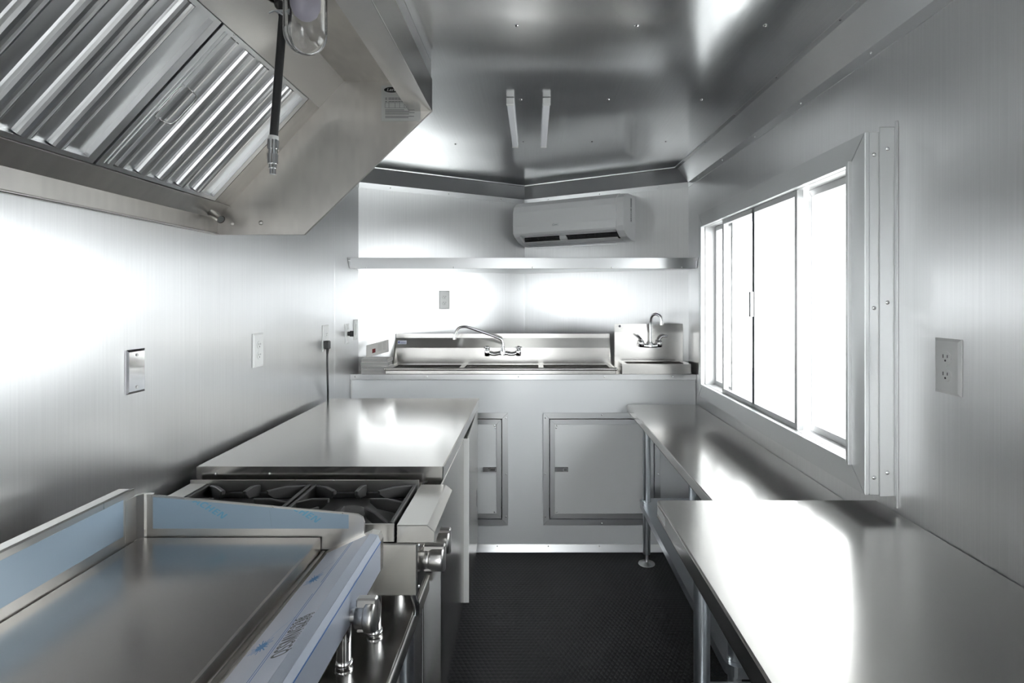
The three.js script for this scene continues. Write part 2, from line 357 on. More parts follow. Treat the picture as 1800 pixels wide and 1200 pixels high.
// ================================================================ nose counter with cabinet doors
const CZ = -3.24, CT = 1.007;
const SK = { x0: -0.842, x1: 0.478, z0: -3.505, z1: -3.252 };
{
  const o = thing('nose_counter', 'white panelled counter with aluminium edging and two doors filling the nose', 'counter');
  const slab = [[XL + 0.001, CZ], [XR - 0.001, CZ], [XR - 0.001, ZC + 0.001], [XA, ZA + 0.003], [XL + 0.001, ZC + 0.001]];
  const hole = (x0, x1, z0, z1) => [[x0, z0], [x1, z0], [x1, z1], [x0, z1]];
  part('worktop', prismY(slab, CT - 0.028, CT, [hole(SK.x0 + 0.012, SK.x1 - 0.012, SK.z0 + 0.012, SK.z1 - 0.012), hole(0.545, 0.875, -3.395, -3.275)]), M.ss, o);
  const d1 = [-0.807, -0.139], d2 = [0.0616, 0.729], dy = [0.149, 0.790], g = 0.034;
  const hl = ([a, b]) => [[a + g, dy[0] + g], [b - g, dy[0] + g], [b - g, dy[1] - g], [a + g, dy[1] - g]];
  part('front_panel', prismZ([[XL + 0.012, 0.001], [XR - 0.002, 0.001], [XR - 0.002, CT - 0.028], [XL + 0.012, CT - 0.028]], CZ - 0.02, CZ - 0.004, [hl(d1), hl(d2)]), M.white, o);
  part('end_strip', box(XL + 0.001, 0.001, CZ - 0.02, XL + 0.012, CT - 0.028, CZ - 0.002), M.alu, o, 'aluminium corner strip');
  const et = part('edge_trim', box(XL + 0.001, CT - 0.03, CZ - 0.003, XR - 0.001, CT + 0.0015, CZ + 0.002, 0.001), M.edge, o, 'aluminium edge strip');
  for (const x of [-1.01, -0.6, -0.08, 0.41, 0.8]) screw(et, V(x, CT - 0.012, CZ + 0.002), AZ, 0.0045);
  const bt = part('base_trim', prismX([[CZ - 0.004, 0.001], [CZ + 0.014, 0.001], [CZ + 0.012, 0.006], [CZ - 0.0005, 0.04], [CZ - 0.004, 0.04]], XL + 0.012, XR - 0.002), M.edge, o, 'aluminium base strip');
  for (const x of [-0.2, 0.09, 0.38]) screw(bt, V(x, 0.03, CZ + 0.002), AZ, 0.0045);
  for (const [k, d] of [d1, d2].entries()) {
    const D = new THREE.Group(); D.name = 'cabinet_door'; o.add(D);
    mitred(d[0], dy[0], d[1], dy[1], g, 0.006, V(0, 0, CZ - 0.004), AX, AY, AZ, 0.001).forEach((q) => part('door_frame', q, M.band, D));
    const p = 0.004, e = [d[0] + g + p, dy[0] + g + p, d[1] - g - p, dy[1] - g - p];
    mitred(...e, 0.028, 0.006, V(0, 0, CZ - 0.006), AX, AY, AZ, 0.001).forEach((q) => part('edge_strip', q, M.band, D));
    part('door_panel', box(e[0] + 0.002, e[1] + 0.002, CZ - 0.02, e[2] - 0.002, e[3] - 0.002, CZ - 0.0035, 0.001), M.door, D);
    const lx = k ? e[0] + 0.026 : e[2] - 0.106 + 0.0, ly = EYE - 0.981;
    const L = part('latch', merge([box(lx, ly - 0.014, CZ - 0.003, lx + 0.078, ly + 0.014, CZ + 0.005, 0.004), box(lx + (k ? 0.05 : 0.03), ly - 0.009, CZ + 0.004, lx + (k ? 0.072 : 0.074), ly + 0.009, CZ + 0.011, 0.003)]), M.chrome, D, 'chrome latch');
    L.userData.label = 'chrome latch';
    for (const [sx, sy] of [[d[0] + 0.012, dy[1] - 0.03], [d[1] - 0.012, dy[1] - 0.03], [d[0] + 0.012, 0.44], [d[1] - 0.012, 0.44], [d[0] + 0.012, dy[0] + 0.05], [d[1] - 0.012, dy[0] + 0.05], [(d[0] + d[1]) / 2, dy[1] - 0.012], [(d[0] + d[1]) / 2, dy[0] + 0.012]])
      screw(D, V(sx, sy, CZ + 0.002), AZ, 0.0045);
    for (const [sx, sy] of [[e[0] + 0.04, e[3] - 0.036], [e[0] + 0.036, e[3] - 0.05], [e[2] - 0.04, e[3] - 0.036], [e[2] - 0.036, e[3] - 0.05], [e[0] + 0.04, e[1] + 0.036], [e[2] - 0.04, e[1] + 0.036]])
      screw(D, V(sx, sy, CZ - 0.0035), AZ, 0.004);
  }
}
// high shelf across the nose
{
  const o = thing('nose_shelf', 'long aluminium shelf with turned-down front edge below the air conditioner', 'shelf');
  part('board', prismY([[XL + 0.001, CZ], [XR - 0.001, CZ], [XR - 0.001, ZC + 0.001], [XA, ZA + 0.003], [XL + 0.001, ZC + 0.001]], 1.612, 1.630), M.alu, o);
  const lip = part('front_lip', box(XL + 0.001, 1.610, CZ, XR - 0.001, 1.672, CZ + 0.004, 0.001), M.edge, o);
  for (const x of [-0.95, -0.45, 0.0, 0.45, 0.85]) screw(lip, V(x, 1.617, CZ + 0.004), AZ, 0.004);
  for (const x of [XL + 0.001, XR - 0.003]) {
    const tab = part('end_tab', prismX([[CZ + 0.004, 1.611], [CZ + 0.004, 1.671], [CZ + 0.045, 1.671], [CZ + 0.015, 1.611]], x, x + 0.002), M.alu, o);
    for (const z of [CZ + 0.016, CZ + 0.028]) screw(tab, V(x < 0 ? x + 0.002 : x, 1.655, z), V(x < 0 ? 1 : -1, 0, 0), 0.004);
  }
}

// ================================================================ sinks
{
  const o = thing('compartment_sink', 'wide stainless three-compartment sink with high backsplash set in the nose counter', 'sink');
  const { x0, x1, z0, z1 } = SK, rt = 1.042, ri = 0.028;
  const cuts = [x0 + ri, x0 + ri + 0.405, x1 - ri - 0.405, x1 - ri], w = 0.02;
  const hz = [z0 + ri + 0.012, z1 - ri];
  const spans = [[cuts[0], cuts[1] - w], [cuts[1] + 0.01, cuts[2] - 0.01], [cuts[2] + w, cuts[3]]];
  part('rim', prismY([[x0, z0], [x1, z0], [x1, z1], [x0, z1]], rt - 0.012, rt - 0.006, spans.map(([a, b]) => [[a, hz[0]], [b, hz[0]], [b, hz[1]], [a, hz[1]]])), M.sink, o);
  part('rolled_edge', [cyl(V(x0 + 0.006, rt - 0.006, z1), V(x1 - 0.006, rt - 0.006, z1), 0.009, 0.009, 14), cyl(V(x0, rt - 0.006, z1), V(x0, rt - 0.006, z0), 0.009, 0.009, 14), cyl(V(x1, rt - 0.006, z1), V(x1, rt - 0.006, z0), 0.009, 0.009, 14), sphere(V(x0, rt - 0.006, z1), 0.009), sphere(V(x1, rt - 0.006, z1), 0.009)], M.ss, o);
  part('skirt', [box(x0, CT + 0.0005, z1 - 0.003, x1, rt - 0.008, z1, 0.0005), box(x0, CT + 0.0005, z0, x0 + 0.003, rt - 0.008, z1, 0.0005), box(x1 - 0.003, CT + 0.0005, z0, x1, rt - 0.008, z1, 0.0005)], M.sink, o);
  for (const [a, b] of spans) {
    const t = 0.002, yb = rt - 0.27, yt = rt - 0.007;
    part('basin', [box(a - t, yb, hz[0] - t, b + t, yb + t, hz[1] + t, 0), box(a - t, yb, hz[0] - t, b + t, yt, hz[0], 0), box(a - t, yb, hz[1], b + t, yt, hz[1] + t, 0), box(a - t, yb, hz[0], a, yt, hz[1], 0), box(b, yb, hz[0], b + t, yt, hz[1], 0), cyl(V((a + b) / 2, yb + 0.001, (hz[0] + hz[1]) / 2), V((a + b) / 2, yb + 0.005, (hz[0] + hz[1]) / 2), 0.045)], M.sink, o);
  }
  part('backsplash', prismX([[z0 - 0.002, CT + 0.001], [z0 + 0.010, CT + 0.001], [z0 + 0.010, 1.136], [z0 - 0.008, 1.196], [z0 - 0.008, 1.222], [z0 - 0.012, 1.222], [z0 - 0.012, 1.19], [z0 - 0.002, 1.13]], x0, x1, [], 0.0008), M.sink, o);
  for (const xx of [x0, x1 - 0.003]) part('side_return', prismX([[z0 + 0.01, rt - 0.006], [z0 + 0.06, rt - 0.006], [z0 + 0.01, 1.136]], xx, xx + 0.003), M.ss, o);
  const st = part('sticker', prism([[0, 0], [0.055, 0], [0.055, 0.024], [0, 0.024]], 0.0008, V(x0 + 0.012, 1.158, z0 + 0.0055), AX, V(0, 0.957, -0.287), V(0, 0.287, 0.957)),
    std({ name: 'sticker print', color: rgb(0.62, 0.64, 0.72), roughness: 0.4 }), o, 'pale maker sticker');
  part('sticker_print', [cyl(V(x0 + 0.02, 1.170, z0 + 0.0025), V(x0 + 0.02, 1.1706, z0 + 0.0042), 0.006, 0.006, 12), prism([[0.018, 0.008], [0.05, 0.008], [0.05, 0.0105], [0.018, 0.0105]], 0.0012, V(x0 + 0.012, 1.158, z0 + 0.0055), AX, V(0, 0.957, -0.287), V(0, 0.287, 0.957))], std({ color: rgb(0.10, 0.12, 0.35), roughness: 0.4 }), st);
}
{
  const o = thing('wall_faucet', 'chrome faucet with long swung spout and two handles over the wide sink', 'faucet');
  const z = -3.452, y = 1.107, xa = -0.275, xb = -0.085, xc = -0.180;
  part('body', [tube([[xa, y + 0.006, z], [xa + 0.04, y - 0.006, z], [xc - 0.02, y, z], [xc, y + 0.004, z], [xc + 0.02, y, z], [xb - 0.04, y - 0.006, z], [xb, y + 0.006, z]], 0.0105), lathe([[0.017, -0.012], [0.018, 0.010], [0.013, 0.022], [0.012, 0.03]], V(xc, y, z)),
    ...[xa, xb].map((x) => lathe([[0.002, -0.018], [0.015, -0.016], [0.017, 0.010], [0.013, 0.020], [0.011, 0.026], [0.002, 0.027]], V(x, y, z)))], M.chrome, o);
  for (const x of [xa, xb]) {
    part('wall_fitting', [cyl(V(x, y - 0.004, z), V(x, y - 0.004, SK.z0 + 0.010), 0.010), cyl(V(x, y - 0.004, SK.z0 + 0.017), V(x, y - 0.004, SK.z0 + 0.010), 0.020)], M.chrome, o);
    part('handle', [lathe([[0.002, 0.026], [0.012, 0.028], [0.013, 0.038], [0.006, 0.044], [0.002, 0.045]], V(x, y, z)), tube([[x - 0.017, y + 0.036, z + 0.004], [x, y + 0.034, z], [x + 0.017, y + 0.036, z - 0.004]], 0.005, 10, 8), tube([[x, y + 0.036, z - 0.017], [x, y + 0.034, z], [x, y + 0.036, z + 0.017]], 0.005, 10, 8)], M.chrome, o);
  }
  part('spout', tube([[xc, y + 0.02, z], [xc, y + 0.058, z], [xc - 0.010, y + 0.083, z + 0.002], [xc - 0.035, y + 0.097, z + 0.008], [xc - 0.10, y + 0.122, z + 0.022], [xc - 0.185, y + 0.153, z + 0.04], [xc - 0.225, y + 0.164, z + 0.048], [xc - 0.262, y + 0.155, z + 0.055], [xc - 0.280, y + 0.122, z + 0.06], [xc - 0.284, y + 0.104, z + 0.061]], 0.0082, 90), M.chrome, o);
  part('spout_collar', lathe([[0.009, 0], [0.012, 0.002], [0.012, 0.012], [0.009, 0.014]], V(xc, y + 0.026, z)), M.chrome, o);
  part('aerator', cyl(V(xc - 0.285, y + 0.088, z + 0.061), V(xc - 0.284, y + 0.108, z + 0.061), 0.0105), M.chrome, o);
}
{
  const o = thing('hand_sink', 'small square stainless hand sink with tall backsplash beside the window wall', 'sink');
  const x0 = 0.512, x1 = 0.905, z0 = -3.415, z1 = -3.247, yt = 1.065;
  const a = x0 + 0.032, b = x1 - 0.032, c = z0 + 0.028, d = z1 - 0.022;
  part('rim', prismY([[x0, z0], [x1, z0], [x1, z1], [x0, z1]], yt - 0.005, yt, [[[a, c], [b, c], [b, d], [a, d]]]), M.ss, o);
  part('apron', [box(x0, CT + 0.0005, z1 - 0.003, x1, yt - 0.004, z1, 0.0006), box(x0, CT + 0.0005, z0, x0 + 0.003, yt - 0.004, z1 - 0.003, 0.0006), box(x1 - 0.003, CT + 0.0005, z0, x1, yt - 0.004, z1 - 0.003, 0.0006)], M.ss, o);
  const yb = yt - 0.14, t = 0.002;
  part('basin', [box(a - t, yb, c - t, b + t, yb + t, d + t, 0), box(a - t, yb, c - t, b + t, yt - 0.002, c, 0), box(a - t, yb, d, b + t, yt - 0.002, d + t, 0), box(a - t, yb, c, a, yt - 0.002, d, 0), box(b, yb, c, b + t, yt - 0.002, d, 0)], M.ss, o);
  part('backsplash', prismX([[z0 - 0.003, CT + 0.001], [z0 + 0.003, CT + 0.001], [z0 + 0.003, 1.236], [z0 - 0.004, 1.287], [z0 - 0.008, 1.287], [z0 - 0.003, 1.236]], x0 - 0.020, x1 - 0.002, [], 0.0006), M.ss, o);
  part('sticker', cyl(V(x0 + 0.012, 1.273, z0 - 0.0025), V(x0 + 0.012, 1.2734, z0 + 0.0002), 0.007, 0.007, 14), std({ color: rgb(0.12, 0.13, 0.16), roughness: 0.4 }), o, 'small dark round maker sticker');
}
{
  const o = thing('gooseneck_faucet', 'chrome gooseneck faucet with two lever handles over the hand sink', 'faucet');
  const z = -3.385, s = 1000 / 3.385, px = (x) => (x - 936) / s, py = (y) => EYE + (522 - y) / s, xc = px(1143.5);
  part('body', [tube([[px(1126), py(607), z], [xc, py(608), z], [px(1161), py(607), z]], 0.011, 16), lathe([[0.016, -0.008], [0.016, 0.008], [0.011, 0.02]], V(xc, py(607), z)), ...[1128, 1159].map((x) => lathe([[0.002, -0.008], [0.016, -0.006], [0.017, 0.016], [0.012, 0.03], [0.002, 0.032]], V(px(x), py(607), z)))], M.chrome, o);
  for (const x of [1128, 1159]) part('wall_fitting', [cyl(V(px(x), py(608), z), V(px(x), py(608), -3.412), 0.009), cyl(V(px(x), py(608), -3.405), V(px(x), py(608), -3.412), 0.018)], M.chrome, o);
  part('handle', tube([[px(1128), py(597), z], [px(1124), py(592), z + 0.01], [px(1119), py(588), z + 0.02]], 0.0062, 12, 8), M.chrome, o);
  part('handle', tube([[px(1159), py(597), z], [px(1164), py(591), z + 0.008], [px(1171), py(590), z + 0.016]], 0.0062, 12, 8), M.chrome, o);
  part('spout', tube([[xc, py(604), z], [xc, py(585), z], [xc, py(565), z + 0.004], [px(1145), py(555), z + 0.02], [px(1150), py(551.5), z + 0.045], [px(1156.5), py(556), z + 0.07], [px(1158), py(564), z + 0.075]], 0.0082, 60), M.chrome, o);
  part('aerator', cyl(V(px(1158), py(570), z + 0.076), V(px(1158), py(563), z + 0.075), 0.0105), M.chrome, o);
}

// ================================================================ air conditioner
{
  const o = thing('air_conditioner', 'white wall-mounted split air conditioner with open louvre above the nose shelf', 'air conditioner');
  const right = V(0.648, 1.796, -3.579).addScaledVector(nR, 0.003), W = 0.8, org = right.clone().addScaledVector(aR, -W);
  const full = [[0, 0.0], [0.055, 0.0], [0.125, 0.022], [0.172, 0.055], [0.186, 0.085], [0.186, 0.225], [0.176, 0.258], [0.150, 0.280], [0.12, 0.286], [0, 0.286]];
  const cut = [[0, 0.0], [0.055, 0.0], [0.070, 0.005], [0.070, 0.060], [0.165, 0.074], [0.176, 0.085], [0.178, 0.225], [0.170, 0.256], [0.148, 0.276], [0.12, 0.284], [0, 0.286]];
  const at = (u) => org.clone().addScaledVector(aR, u);
  part('body', [prism(cut, W - 0.10, at(0.045), nR, AY, aR), prism(full, 0.045, at(0), nR, AY, aR, [], 0.004), prism(full, 0.055, at(W - 0.055), nR, AY, aR, [], 0.004)], M.ac, o);
  part('front_panel', prism([[0.176, 0.070], [0.186, 0.064], [0.196, 0.075], [0.199, 0.12], [0.199, 0.215], [0.190, 0.255], [0.165, 0.279], [0.125, 0.289], [0.125, 0.284], [0.148, 0.276], [0.170, 0.256], [0.176, 0.22]], W - 0.052, at(0.006), nR, AY, aR, [], 0.002), M.ac, o);
  {                                                  // cross-flow fan barrel of black plastic: a core and a ring of thin blades
    const blades = [], ca = V(0, 0, 0).addScaledVector(nR, 0.100).addScaledVector(AY, 0.043), A = at(0.05).add(ca), B = at(W - 0.06).add(ca);
    blades.push(cyl(A, B, 0.021, 0.021, 20));
    for (let k = 0; k < 18; k++) { const th = k / 18 * 2 * Math.PI, e = V(0, 0, 0).addScaledVector(nR, Math.cos(th)).addScaledVector(AY, Math.sin(th)), f = V(0, 0, 0).addScaledVector(nR, -Math.sin(th)).addScaledVector(AY, Math.cos(th)); blades.push(prism([[0.020, -0.0007], [0.0265, 0.0012], [0.0265, 0.0024], [0.020, 0.0007]], W - 0.11, A, e, f, aR)); }
    part('fan_barrel', blades, M.black, o, 'black fan barrel behind the louvre');
  }
  part('louvre', prism([[0.094, 0.006], [0.128, 0.020], [0.127, 0.0235], [0.093, 0.0095]], W - 0.12, at(0.055), nR, AY, aR), M.ac, o);
  part('louvre', prism([[0.150, 0.052], [0.172, 0.064], [0.170, 0.068], [0.149, 0.056]], W - 0.12, at(0.055), nR, AY, aR), M.ac, o);
  for (const u of [0.10, 0.16, 0.22, 0.28, 0.40, 0.46, 0.52, 0.58]) part('vane', prism([[0.104, 0.020], [0.145, 0.050], [0.120, 0.052]], 0.0015, at(u), nR, AY, aR), M.black, o);
  part('louvre_motor', prism([[0.100, 0.012], [0.135, 0.03], [0.140, 0.052], [0.105, 0.030]], 0.05, at(0.33), nR, AY, aR, [], 0.002), M.ac, o);
  // side inscriptions
  const sideTex = canvasTex(64, 256, (c, w, h) => {
    c.fillStyle = '#d2d4d5'; c.fillRect(0, 0, w, h); c.fillStyle = '#8d9092'; c.fillRect(14, 8, 36, 92);
    c.fillStyle = '#33363a'; c.fillRect(18, 112, 20, 26); c.fillRect(26, 144, 16, 10); c.strokeStyle = '#33363a'; c.lineWidth = 5; c.beginPath(); c.arc(30, 178, 10, 0, 7); c.stroke(); c.fillRect(20, 196, 22, 8); c.fillRect(18, 214, 24, 12); c.fillRect(22, 232, 20, 14);
  });
  const sp = new THREE.PlaneGeometry(0.03, 0.15); const sm = part('side_marking', sp, std({ name: 'ac side print', map: sideTex, roughness: 0.4 }), o);
  sm.position.copy(at(W).addScaledVector(nR, 0.07).addScaledVector(AY, 0.19).addScaledVector(aR, 0.0006));
  sm.quaternion.setFromRotationMatrix(new THREE.Matrix4().makeBasis(nR.clone().negate(), AY, aR));
  const logo = canvasTex(256, 96, (c, w, h) => {
    c.fillStyle = '#e4e6e7'; c.fillRect(0, 0, w, h); c.strokeStyle = '#7b7f83'; c.lineWidth = 7;
    c.beginPath(); c.ellipse(62, 52, 44, 24, 0, 0.5, 5.2); c.stroke(); c.fillStyle = '#7b7f83'; c.font = 'italic bold 46px sans-serif'; c.fillText('omoi', 88, 68);
  });
  const lg = part('front_logo', new THREE.PlaneGeometry(0.05, 0.018), std({ name: 'ac logo print', map: logo, roughness: 0.3 }), o, 'small grey maker logo');
  lg.position.copy(at(0.335).addScaledVector(nR, 0.1996).addScaledVector(AY, 0.118)); lg.quaternion.setFromRotationMatrix(new THREE.Matrix4().makeBasis(aR, AY, nR));
  part('lower_rail', box(0, 0, 0, 0.62, 0.008, 0.004, 0.001).applyMatrix4(new THREE.Matrix4().makeBasis(aR, AY, nR).setPosition(at(0.06).addScaledVector(AY, -0.012))), M.alu, o);
}

// ================================================================ ceiling lights (two slim tubes)
for (const [i, x] of [-0.085, 0.054].entries()) {
  const o = thing('tube_light', i ? 'slim white tube light on the ceiling, the one closer to the window wall' : 'slim white tube light on the ceiling, the one closer to the hood', 'light', 'slim tube lights on the ceiling');
  part('tube', prism([[-0.011, -0.026], [0.011, -0.026], [0.014, -0.018], [0.012, -0.004], [-0.012, -0.004], [-0.014, -0.018]], 0.60, V(x, H, -2.79), AX, AY, AZ, [], 0.001), M.frost, o);
  part('end_cap', box(x - 0.015, H - 0.028, -2.19, x + 0.015, H - 0.001, -2.172, 0.002), M.plastic, o);
  part('end_cap', box(x - 0.015, H - 0.028, -2.805, x + 0.015, H - 0.001, -2.79, 0.002), M.plastic, o);
  part('mount', box(x - 0.008, H - 0.005, -2.78, x + 0.008, H - 0.0005, -2.2, 0.0005), M.plastic, o);
}

// ================================================================ wall plates
function plateAt(name, label, cat, w, h, o, out, mat, group, draw) {   // o: centre on the wall, out: normal
  const t = thing(name, label, cat, group), side = AY.clone().cross(out);
  const B = new THREE.Matrix4().makeBasis(side, AY, out).setPosition(o.clone().addScaledVector(out, 0.0005));
  const W = w / 2, Hh = h / 2, b = 0.006, pos = [];
  const p = [[-W, -Hh, 0], [W, -Hh, 0], [W, Hh, 0], [-W, Hh, 0], [-W, -Hh, 0.003], [W, -Hh, 0.003], [W, Hh, 0.003], [-W, Hh, 0.003], [-W + b, -Hh + b, 0.0065], [W - b, -Hh + b, 0.0065], [W - b, Hh - b, 0.0065], [-W + b, Hh - b, 0.0065]];
  const f = [[0, 1, 5, 4], [1, 2, 6, 5], [2, 3, 7, 6], [3, 0, 4, 7], [4, 5, 9, 8], [5, 6, 10, 9], [6, 7, 11, 10], [7, 4, 8, 11], [8, 9, 10, 11], [3, 2, 1, 0]];
  for (const [a, c, d, e] of f) for (const k of [a, c, d, a, d, e]) pos.push(...p[k]);
  const g = new THREE.BufferGeometry(); g.setAttribute('position', new THREE.Float32BufferAttribute(pos, 3)); g.computeVertexNormals();
  part('plate', uvM(g).applyMatrix4(B), mat, t);
  const put = (n, geo, m, parent = t, l) => part(n, geo.applyMatrix4(B), m, parent, l);
  draw(put, t);
  return t;
}
const ell = (rx, ry, n = 20, cx = 0, cy = 0) => Array.from({ length: n }, (_, i) => [cx + rx * Math.cos(i / n * 2 * Math.PI), cy + ry * Math.sin(i / n * 2 * Math.PI)]);
function duplex(put) {
  for (const y of [0.0195, -0.0195]) {
    const f = put('socket', prismZ(ell(0.017, 0.0145, 20, 0, y), 0.0058, 0.009, [], 0.0006), M.plastic);
    put('slot', merge([box(-0.0075, y - 0.001, 0.0086, -0.0055, y + 0.007, 0.0093, 0), box(0.0055, y, 0.0086, 0.0075, y + 0.0065, 0.0093, 0), prismZ(ell(0.0025, 0.0025, 8, 0, y - 0.0065), 0.0086, 0.0093)]), M.black, f);
  }
  put('screw', prismZ(ell(0.003, 0.003, 10), 0.006, 0.0075), M.plastic);
}
plateAt('wall_outlet', 'white duplex outlet on the window wall above the near steel table', 'outlet', 0.080, 0.124, V(XR, 1.293, -1.273), V(-1, 0, 0), M.plastic, null, duplex);
plateAt('wall_outlet', 'white duplex outlet on the wall above the fridge worktop, nothing plugged in', 'outlet', 0.080, 0.126, V(XL, 1.248, -2.149), V(1, 0, 0), M.plastic, null, duplex);
plateAt('wall_outlet', 'white duplex outlet with a black plug and cord in it', 'outlet', 0.080, 0.130, V(XL, 1.243, -2.85), V(1, 0, 0), M.plastic, null, duplex);
plateAt('wall_outlet', 'grey-rimmed duplex outlet on the nose wall above the wide sink', 'outlet', 0.074, 0.120, V(-0.573, 1.430, zNose(-0.573)), nL, M.plastic, null, duplex);
plateAt('cover_plate', 'small shiny steel cover plate with two screws on the wall above the griddle', 'cover plate', 0.0699, 0.1143, V(XL, 1.255, -1.486), V(1, 0, 0), M.chrome, null, (put) => {
  for (const y of [0.042, -0.042]) put('screw', prismZ(ell(0.004, 0.004, 12, 0, y), 0.006, 0.009, [], 0.0008), M.plastic);
});
plateAt('dial_switch', 'white switch plate with a black rotary dial near the corner', 'switch', 0.062, 0.112, V(XL, 1.243, -3.185), V(1, 0, 0), M.plastic, null, (put) => {
  put('dial', merge([cyl(V(0, 0, 0.006), V(0, 0, 0.02), 0.012), cyl(V(0, 0, 0.02), V(0, 0, 0.032), 0.017, 0.013), box(-0.003, -0.016, 0.02, 0.003, 0.016, 0.038, 0.001)]), M.black, undefined, 'black dial');
  for (const y of [0.045, -0.045]) put('screw', prismZ(ell(0.003, 0.003, 8, 0, y), 0.006, 0.008), M.chrome);
  put('scale_mark', merge([box(-0.012, 0.026, 0.006, 0.012, 0.0285, 0.0068, 0), box(-0.009, 0.033, 0.006, 0.009, 0.0345, 0.0068, 0)]), M.grey);
});
plateAt('rocker_switch', 'narrow white rocker switch plate right at the corner', 'switch', 0.066, 0.118, V(XL, 1.257, -3.338), V(1, 0, 0), M.plastic, null, (put) => {
  put('rocker', box(-0.016, -0.033, 0.006, 0.016, 0.033, 0.009, 0.001), M.plastic);
  for (const y of [0.046, -0.046]) put('screw', prismZ(ell(0.003, 0.003, 8, 0, y), 0.006, 0.0075), M.chrome);
});
{
  const o = thing('power_cord', 'black plug and cord hanging from the outlet down behind the fridge', 'cord');
  const z = -2.822, x = XL;
  part('plug', [box(x + 0.0098, 1.190, z - 0.011, x + 0.036, 1.232, z + 0.015, 0.004), cyl(V(x + 0.024, 1.196, z), V(x + 0.022, 1.166, z), 0.008, 0.005)], M.black, o);
  part('cable', tube([[x + 0.022, 1.17, z], [x + 0.024, 1.12, z + 0.006], [x + 0.026, 1.05, z + 0.006], [x + 0.018, 0.98, z - 0.02], [x + 0.010, 0.92, z - 0.045], [x + 0.009, 0.80, z - 0.10], [x + 0.009, 0.6, z - 0.10]], 0.0048, 50, 10), M.black, o);
}

// ================================================================ stack of booklets on the counter
{
  const put = (label, x, z, y, w, d, h, ang, cover, tilt) => {
    const o = thing('booklet', label, 'booklet', 'papers stacked in the counter corner');
    const c = V(x, y + h / 2, z);
    const pg = rotAbout(box(x - w / 2 + 0.002, y + 0.0015, z - d / 2 + 0.002, x + w / 2 - 0.001, y + h - 0.0015, z + d / 2 - 0.002, 0.0004), c, AY, ang);
    const cv = merge([box(x - w / 2, y, z - d / 2, x + w / 2, y + 0.0015, z + d / 2, 0.0003), box(x - w / 2, y + h - 0.0015, z - d / 2, x + w / 2, y + h, z + d / 2, 0.0003), box(x - w / 2, y, z - d / 2, x - w / 2 + 0.002, y + h, z + d / 2, 0.0003)]);
    rotAbout(cv, c, AY, ang);
    part('page_block', pg, M.pages, o); part('cover', cv, cover, o);
    return o;
  };
  const b = CT + 0.0005, xs = -0.905, zs = -3.318;
  put('thick white booklet at the bottom of the paper stack in the corner', xs, zs, b, 0.155, 0.12, 0.024, 0.05, M.paper);
  put('white booklet second from the bottom of the paper stack', xs + 0.004, zs, b + 0.0245, 0.150, 0.12, 0.020, -0.14, M.paper);
  put('white booklet third from the bottom of the paper stack', xs - 0.004, zs, b + 0.045, 0.155, 0.12, 0.022, 0.08, M.paper);
  put('white booklet lying under the leaning leaflet of the paper stack', xs + 0.002, zs, b + 0.0675, 0.150, 0.12, 0.020, -0.04, M.paper);
  const leaf = canvasTex(512, 256, (c, w, h) => {
    c.fillStyle = '#e6e3df'; c.fillRect(0, 0, w, h); c.fillStyle = '#7c2a2c'; c.fillRect(140, 118, 74, 88); c.fillStyle = '#a9a6a3';
    for (let i = 0; i < 7; i++) { c.fillRect(270, 40 + i * 24, 90, 5); c.fillRect(380, 30 + i * 26, 70, 5); }
  });
  const o = thing('leaflet', 'white printed leaflet with a dark red mark leaning on top of the paper stack', 'leaflet', 'papers stacked in the counter corner');
  const ax = V(0.965, 0.26, 0.03).normalize(), n0 = V(-0.2, 0.62, 0.76), ay0 = n0.clone().cross(ax).normalize(), n = ax.clone().cross(ay0).normalize();
  const g = new THREE.PlaneGeometry(0.135, 0.085); const fr = part('printed_face', g, std({ name: 'leaflet print', map: leaf, roughness: 0.7 }), o);
  const ctr = V(xs + 0.008, b + 0.143, zs + 0.026);
  fr.quaternion.setFromRotationMatrix(new THREE.Matrix4().makeBasis(ax, ay0, n)); fr.position.copy(ctr).addScaledVector(n, 0.0027);
  part('sheets', prism([[-0.0675, -0.0425], [0.0675, -0.0425], [0.0675, 0.0425], [-0.0675, 0.0425]], 0.005, ctr.clone().addScaledVector(n, -0.0025), ax, ay0, n), M.paper, o);
}

